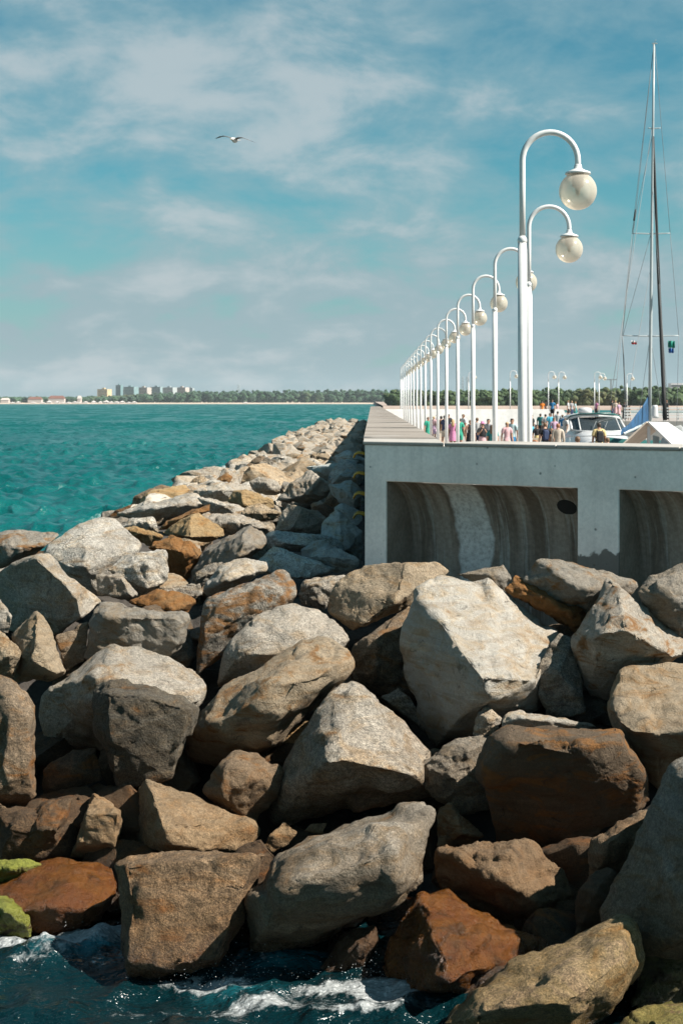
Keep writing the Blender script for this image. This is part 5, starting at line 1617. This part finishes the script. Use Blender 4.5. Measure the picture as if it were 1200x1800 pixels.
# ------------------------------------------------------------------ far deck fittings
rl = empty('deck_railing', P(1150, 735, 122)); rl.location.z = UP
tag(rl, 'white horizontal railing on the far deck behind the masts', 'railing')
for k in range(7):
    MB().box(-2.6 + k * 1.15 - .04, -2.6 + k * 1.15 + .04, -.04, .04, 0, 1.15).build('post', M['white'], rl)
for z_ in (.35, .6, .85, 1.1):
    MB().box(-2.64, 4.35, -.10, -.041, z_ - .07, z_ + .05).build('rail', M['white'], rl)
cv = empty('covered_boat', P(1196, 760, 58)); cv.location.z = 0.6
M['greycover'] = simple('grey tarpaulin', (0.324, 0.3384, 0.3384), 0.8, 0.1, 3, bump=.05)
m = MB()
m.loft([[(w_ * c, y, .3 + h_ * (1 - abs(c) ** 1.3)) for c in np.linspace(-1, 1, 13)] for y, w_, h_ in ((-2.2, .3, 1.2), (-1.6, .9, 2.0), (0, 1.25, 2.65), (2.2, 1.2, 2.5), (3, .9, 1.8))], cap=True, closed=False)
m.build('tarpaulin', M['greycover'], cv)
m = MB()
m.loft([[(w_ * c, y, .45 - .9 * (1 - abs(c) ** 2.5)) for c in np.linspace(-1, 1, 11)] for y, w_ in ((-2.6, .2), (-1.8, .95), (0, 1.3), (2.2, 1.25), (3.1, 1.0))], cap=True, closed=False)
m.build('hull', M['hull'], cv)
tag(cv, 'boat under a pale grey tarpaulin at the right edge', 'boat')
bn_ = empty('deck_bench', (P(940, 706, 60).x, 60, DECK))
tag(bn_, 'pale slatted bench right of the nearest lamp', 'bench')
for k in range(5):
    MB().box(-.55, .55, .18 + .004 * k, .21 + .004 * k, .5 + k * .085, .565 + k * .085).build('back_slat', M['boardin'], bn_)
for k in range(4):
    MB().box(-.55, .55, -.25 + k * .10, -.17 + k * .10, .42, .45).build('seat_slat', M['boardin'], bn_)
for x_ in (-.5, .5):
    MB().box(x_ - .03, x_ + .03, -.22, .22, 0, .418).build('leg', M['white'], bn_)

# ------------------------------------------------------------------ far shore
def foliage_material(name, a, b, scale):
    m, t, out = material(name)
    pos = t.n('ShaderNodeNewGeometry').outputs['Position']
    n = t.noise(pos, scale, 6.0, 0.65)
    n2 = t.noise(pos, scale * .12, 3.0, 0.5)
    c = t.mix(t.ramp(n, 0.32, 0.68), a, b)
    c = t.mix(t.math('MULTIPLY', t.ramp(n2, .55, .7), .5), c, (0.1008, 0.0828, 0.0252))
    finish(t, out, Base__Color=c, Roughness=0.8)
    return m


M['wood_far'] = foliage_material('far foliage', (0.006, 0.028, 0.014), (0.026, 0.072, 0.026), 0.05)
M['wood_near'] = foliage_material('foliage', (0.010, 0.032, 0.010), (0.045, 0.080, 0.020), 0.16)
M['sand'] = simple('beach sand', (0.4032, 0.3312, 0.2592), 0.9, 0.12, 0.02)
M['quay'] = simple('far quay', (0.3024, 0.2376, 0.2016), 0.9, 0.2, 0.05)

ICO = None


def ico(sub):
    bm = bmesh.new()
    bmesh.ops.create_icosphere(bm, subdivisions=sub, radius=1)
    v = np.array([q.co[:] for q in bm.verts])
    f = np.array([[q.index for q in fc.verts] for fc in bm.faces])
    bm.free()
    return v, f


def wood(name, label, spots, mat, sub=2, leafy=0):
    """spots: x, y, base z, height, crown width. Every tree: a trunk and a ragged crown of clumps and leaf tufts"""
    V0, F0 = ico(sub)
    VV, FF, n = [], [], 0
    rg = np.random.default_rng(21)
    for (x, y, z, h, w_) in spots:
        for k in range(4):
            c = np.array([x + rg.normal() * w_ * .22, y + rg.normal() * w_ * .22, z + h * (.50 + .16 * k + rg.normal() * .04)])
            r = w_ * (.46 - .075 * k) * rg.uniform(.8, 1.2)
            nz = 1 + .30 * vnoise(V0 * 2.4 + rg.random(3) * 40, 3) + .18 * vnoise(V0 * 6 + rg.random(3) * 40, 5)
            VV.append(c + V0 * (r * nz)[:, None] * np.array([1, 1, .8]))
            FF.append(F0 + n)
            n += len(V0)
        # low skirt so that the wood closes to the ground
        c = np.array([x, y, z + h * .25])
        VV.append(c + V0 * (w_ * .42) * np.array([1, 1, h * .28 / (w_ * .42)]))
        FF.append(F0 + n)
        n += len(V0)
        if leafy:
            m = leafy
            d = rg.normal(size=(m, 3)); d /= np.linalg.norm(d, axis=1)[:, None]
            c = np.array([x, y, z + h * .68]) + d * np.array([w_ * .52, w_ * .52, h * .34]) * rg.uniform(.8, 1.12, (m, 1))
            e1 = rg.normal(size=(m, 3)); e1 /= np.linalg.norm(e1, axis=1)[:, None]
            e2 = np.cross(d, e1)
            sz = w_ * .07
            tri = np.stack([c + e1 * sz, c - e1 * sz * .6 + e2 * sz, c - e1 * sz * .6 - e2 * sz], 1).reshape(-1, 3)
            VV.append(tri)
            FF.append(np.arange(m * 3).reshape(m, 3) + n)
            n += m * 3
    me = bpy.data.meshes.new(name)
    me.from_pydata(np.concatenate(VV).tolist(), [], np.concatenate(FF).tolist())
    o = link(name, me, mat=mat)
    tag(o, label, 'wood', kind='stuff')


DB = 2700.0
kB = DB / F
spots = []
for px in np.arange(-160, 740, 4.2):
    topy = float(np.interp(px, [-160, 0, 60, 150, 200, 330, 420, 560, 700], [695, 697, 697, 696, 695, 687, 686, 685, 684]))
    for row in range(2):
        h = (HY - topy) * kB * random.uniform(.88, 1.05) - 2 + row * 2
        D = DB + 30 + row * 60
        spots.append(((px - VX) / F * D + random.uniform(-3, 3), D + random.uniform(-10, 10), 2.5, max(h, 5), random.uniform(11, 17)))
wood('far_woodland', 'long low band of dark green woodland along the far shore', spots, M['wood_far'], 1)
DN = 780.0
kN = DN / F
spots = []
for px in np.arange(690, 1330, 6.5):
    topy = float(np.interp(px, [690, 800, 860, 940, 1000, 1100, 1200, 1330], [688, 687, 685, 683, 684, 681, 680, 676]))
    for row in range(3):
        D = DN + row * 14
        h = (HY - topy) * kN * random.uniform(.78, 1.08) + 2.6
        spots.append(((px - VX) / F * D + random.uniform(-1, 1), D + random.uniform(-4, 4), 1.6, h * (.86 + .07 * row), random.uniform(4.2, 6.8)))
wood('shore_woodland', 'nearer belt of green and olive trees behind the promenade', spots, M['wood_near'], 2, 60)

# beach and land
m = MB()
ys = [DB - 45, DB - 20, DB + 20, DB + 400, DB + 1500]
zs = [-.4, 1.1, 2.6, 4.0, 6.0]
m.loft([[(x, y + 12 * math.sin(x * .004), z) for x in np.linspace(-2600, 500, 40)] for y, z in zip(ys, zs)], cap=False, closed=False)
tag(m.build('beach', M['sand']), 'thin strip of pale sandy beach on the far shore', 'beach', kind='structure')
m = MB()
m.loft([[(x, y, z) for x in np.linspace(6, 900, 30)] for y, z in ((DN - 26, -.4), (DN - 24, 2.2), (DN + 60, 2.4), (DB + 900, 5))], cap=False, closed=False)
tag(m.build('quay', M['quay']), 'low brownish quay below the nearer trees', 'quay', kind='structure')

M['bld'] = {}


def tower_mat(col, name):
    if name in M: return M[name]
    mm, t, out = material(name)
    co = t.n('ShaderNodeTexCoord').outputs['Object']
    k = t.ramp(t.noise(co, .08, 4), .3, .7, .9, 1.08)
    c = t.mix(1.0, col, t.n('ShaderNodeCombineColor', i0=k, i1=k, i2=k).outputs[0], 'MULTIPLY')
    finish(t, out, Base__Color=c, Roughness=.7)
    M[name] = mm
    return mm


M['pane_far'] = simple('far window band', (0.036, 0.0504, 0.0576), 0.3)
BD = 3300.0
kb = BD / F
blds = [(170, 190, 684, (0.4464, 0.36, 0.216), 'cream apartment block, leftmost of the towers'), (203, 213, 677, (0.1152, 0.2016, 0.216), 'narrow dark teal tower behind white blocks'), (207, 228, 685, (0.4464, 0.432, 0.4176), 'low white block before the dark teal tower'),
        (216, 237, 680, (0.144, 0.2304, 0.2448), 'wide teal grey tower, third from left'), (240, 260, 681, (0.3456, 0.3168, 0.288), 'pinkish grey tower left of centre in the skyline'), (263, 283, 680, (0.1872, 0.2592, 0.2736), 'bluish tower in the middle of the skyline'),
        (285, 305, 681, (0.2736, 0.3096, 0.3168), 'grey tower right of the bluish one'), (308, 327, 681, (0.36, 0.324, 0.3024), 'pale pinkish tower second from right'), (329, 339, 682, (0.2304, 0.2736, 0.288), 'narrow grey tower at the right end of the skyline')]
for i, (x0, x1, ty, col, lab) in enumerate(blds):
    D = BD + (i % 3) * 60
    k_ = D / F
    w_, h_ = (x1 - x0) * k_, (HY - ty) * k_ + EYE - 3
    o = empty('apartment_building', (((x0 + x1) / 2 - VX) * k_, D, 3))
    m = MB().box(-w_ / 2, w_ / 2, 0, w_ * .8, 0, h_)
    m.build('wall', tower_mat(col, 'facade %d' % i), o)
    nfl = max(int(h_ / 3.2), 3)
    for f in range(3, nfl):
        MB().box(-w_ * .44, w_ * .44, -.25, -.02, f * h_ / nfl + .9, f * h_ / nfl + 2.3).build('window_band', M['pane_far'], o)
    MB().box(-w_ * .15, w_ * .1, w_ * .2, w_ * .45, h_, h_ + 3).build('roof_hut', tower_mat(col, 'facade %d' % i), o)
    o.rotation_euler = (0, 0, -.35)
    tag(o, lab, 'building', 'far skyline')
M['redroof'] = simple('red roof', (0.15, 0.06, 0.04), 0.8)
M['pinkwall'] = simple('pale wall', (0.432, 0.3744, 0.3456), 0.8)
for i, (x0, x1, ty, by, hip) in enumerate([(0, 14, 694, 703, 0), (48, 72, 692, 702, 1), (84, 112, 690, 701, 1), (135, 141, 690, 703, 0)]):
    D = DB - 12
    k_ = D / F
    w_, h_ = (x1 - x0) * k_, (703 - ty) * k_
    o = empty('house', (((x0 + x1) / 2 - VX) * k_, D + 6, 1.8))
    MB().box(-w_ / 2, w_ / 2, 0, 12, 0, h_ * .6).build('wall', M['pinkwall'], o)
    MB().add([(-w_ / 2 - .5, -.5, h_ * .6 + .01), (w_ / 2 + .5, -.5, h_ * .6 + .01), (w_ / 2 + .5, 12.5, h_ * .6 + .01), (-w_ / 2 - .5, 12.5, h_ * .6 + .01), (-w_ * .4, 6, h_), (w_ * .4, 6, h_)],
             [(0, 1, 5, 4), (1, 2, 5), (2, 3, 4, 5), (3, 0, 4), (3, 2, 1, 0)]).build('roof', M['redroof' if i in (1, 2) else 'pinkwall'], o)
    tag(o, ['pale house at the left end of the far shore', 'house with reddish roof near the left end', 'long house with red roof among far trees', 'slim pale house beside the red roofed one'][i], 'house', 'houses on the far shore')
tents = [(24, 3), (34, 4), (60, 3), (76, 3), (88, 5), (102, 4), (112, 3), (122, 3), (133, 4), (142, 3), (152, 4), (166, 5), (178, 4), (188, 6), (197, 4), (206, 4), (216, 5), (228, 3), (237, 4), (432, 3)]
tm = None
for i, (px, hp) in enumerate(tents):
    D = DB - 14
    k_ = D / F
    if tm is None:
        tm = MB()
        tm.box(-.5, .5, -.4, .4, 0, .45)
        tm.add([(-.56, -.46, .452), (.56, -.46, .452), (.56, .46, .452), (-.56, .46, .452), (0, 0, 1)], [(0, 1, 4), (1, 2, 4), (2, 3, 4), (3, 0, 4), (3, 2, 1, 0)])
        tm = tm.mesh('beach_pavilion', simple('white canvas', (0.4752, 0.432, 0.4176), .8))
    o = link('beach_pavilion', tm, None, ((px - VX) * k_, D - 4, 1.0))
    o.scale = (8.5 * k_, 10, hp * k_)
    o.rotation_euler = (0, 0, random.uniform(-.3, .3))
    tag(o, 'white pavilion alone on the far beach in front of the woodland' if px > 400 else 'small white pavilion in the row on the far beach', 'pavilion', 'pavilions on the far beach')


def mast_tower(label, px, ty, D, w_, mat):
    k_ = D / F
    h_ = (HY - ty) * k_ + EYE - 3
    o = empty('lattice_tower', ((px - VX) * k_, D, 3))
    for sx in (-1, 1):
        for sy in (-1, 1):
            MB().tube([(sx * w_ / 2, sy * w_ / 2, 0), (sx * w_ / 3, sy * w_ / 3, h_)], w_ * .09, 5).build('leg', M[mat], o)
    n = max(int(h_ / (w_ * 1.3)), 3)
    for i in range(n):
        for sx in (-1, 1):
            MB().tube([(-sx * w_ * .42, -w_ * .42, h_ * i / n), (sx * w_ * .38, -w_ * .38, h_ * (i + 1) / n)], w_ * .06, 4).build('brace', M[mat], o)
    tag(o, label, 'tower')


M['steel'] = simple('grey steel', (0.18, 0.216, 0.2304), 0.6)
mast_tower('thin lattice tower rising from the far woodland', 420, 676, 2900, 5.5, 'steel')
mast_tower('left one of two slim towers behind the promenade lamps', 812.5, 662, 2300, 3.5, 'steel')
mast_tower('right one of two slim towers behind the promenade lamps', 820.5, 662, 2300, 3.5, 'steel')
cr = empty('tower_crane', ((1073 - VX) * 1600 / F, 1600, 3))
tag(cr, 'distant tower crane above the trees left of the mast', 'crane')
hh = (HY - 664) * 1600 / F
MB().box(-.8, .8, -.8, .8, 0, hh).build('mast', M['steel'], cr)
MB().box(-5, 6.5, -.5, .5, hh - 1.2, hh - .1).build('jib', M['steel'], cr)
wb = empty('white_building', ((1188 - VX) * 1500 / F, 1500, 3))
MB().box(-6, 9, 0, 14, 0, 21).build('wall', M['hull'], wb)
for f in range(3):
    MB().box(-5.5, 8.5, -.3, -.02, 11 + f * 3.2, 12.6 + f * 3.2).build('window_band', M['pane_far'], wb)
tag(wb, 'white building showing above the trees at the right edge', 'building')

# ------------------------------------------------------------------ sea air
hm = bpy.data.materials.new('sea air')
hm.use_nodes = True
ht = NT(hm.node_tree)
ho = ht.n('ShaderNodeOutputMaterial')
pv = ht.n('ShaderNodeVolumePrincipled', Color=(0.80, 0.92, 1.0), Density=0.00005)
hm.node_tree.links.new(pv.outputs[0], ho.inputs['Volume'])
hb_ = MB().box(-4950, 4950, -4950, 4950, -2.6, 75).build('haze', hm)
tag(hb_, 'thin pale sea haze over the whole bay', 'haze', kind='stuff')
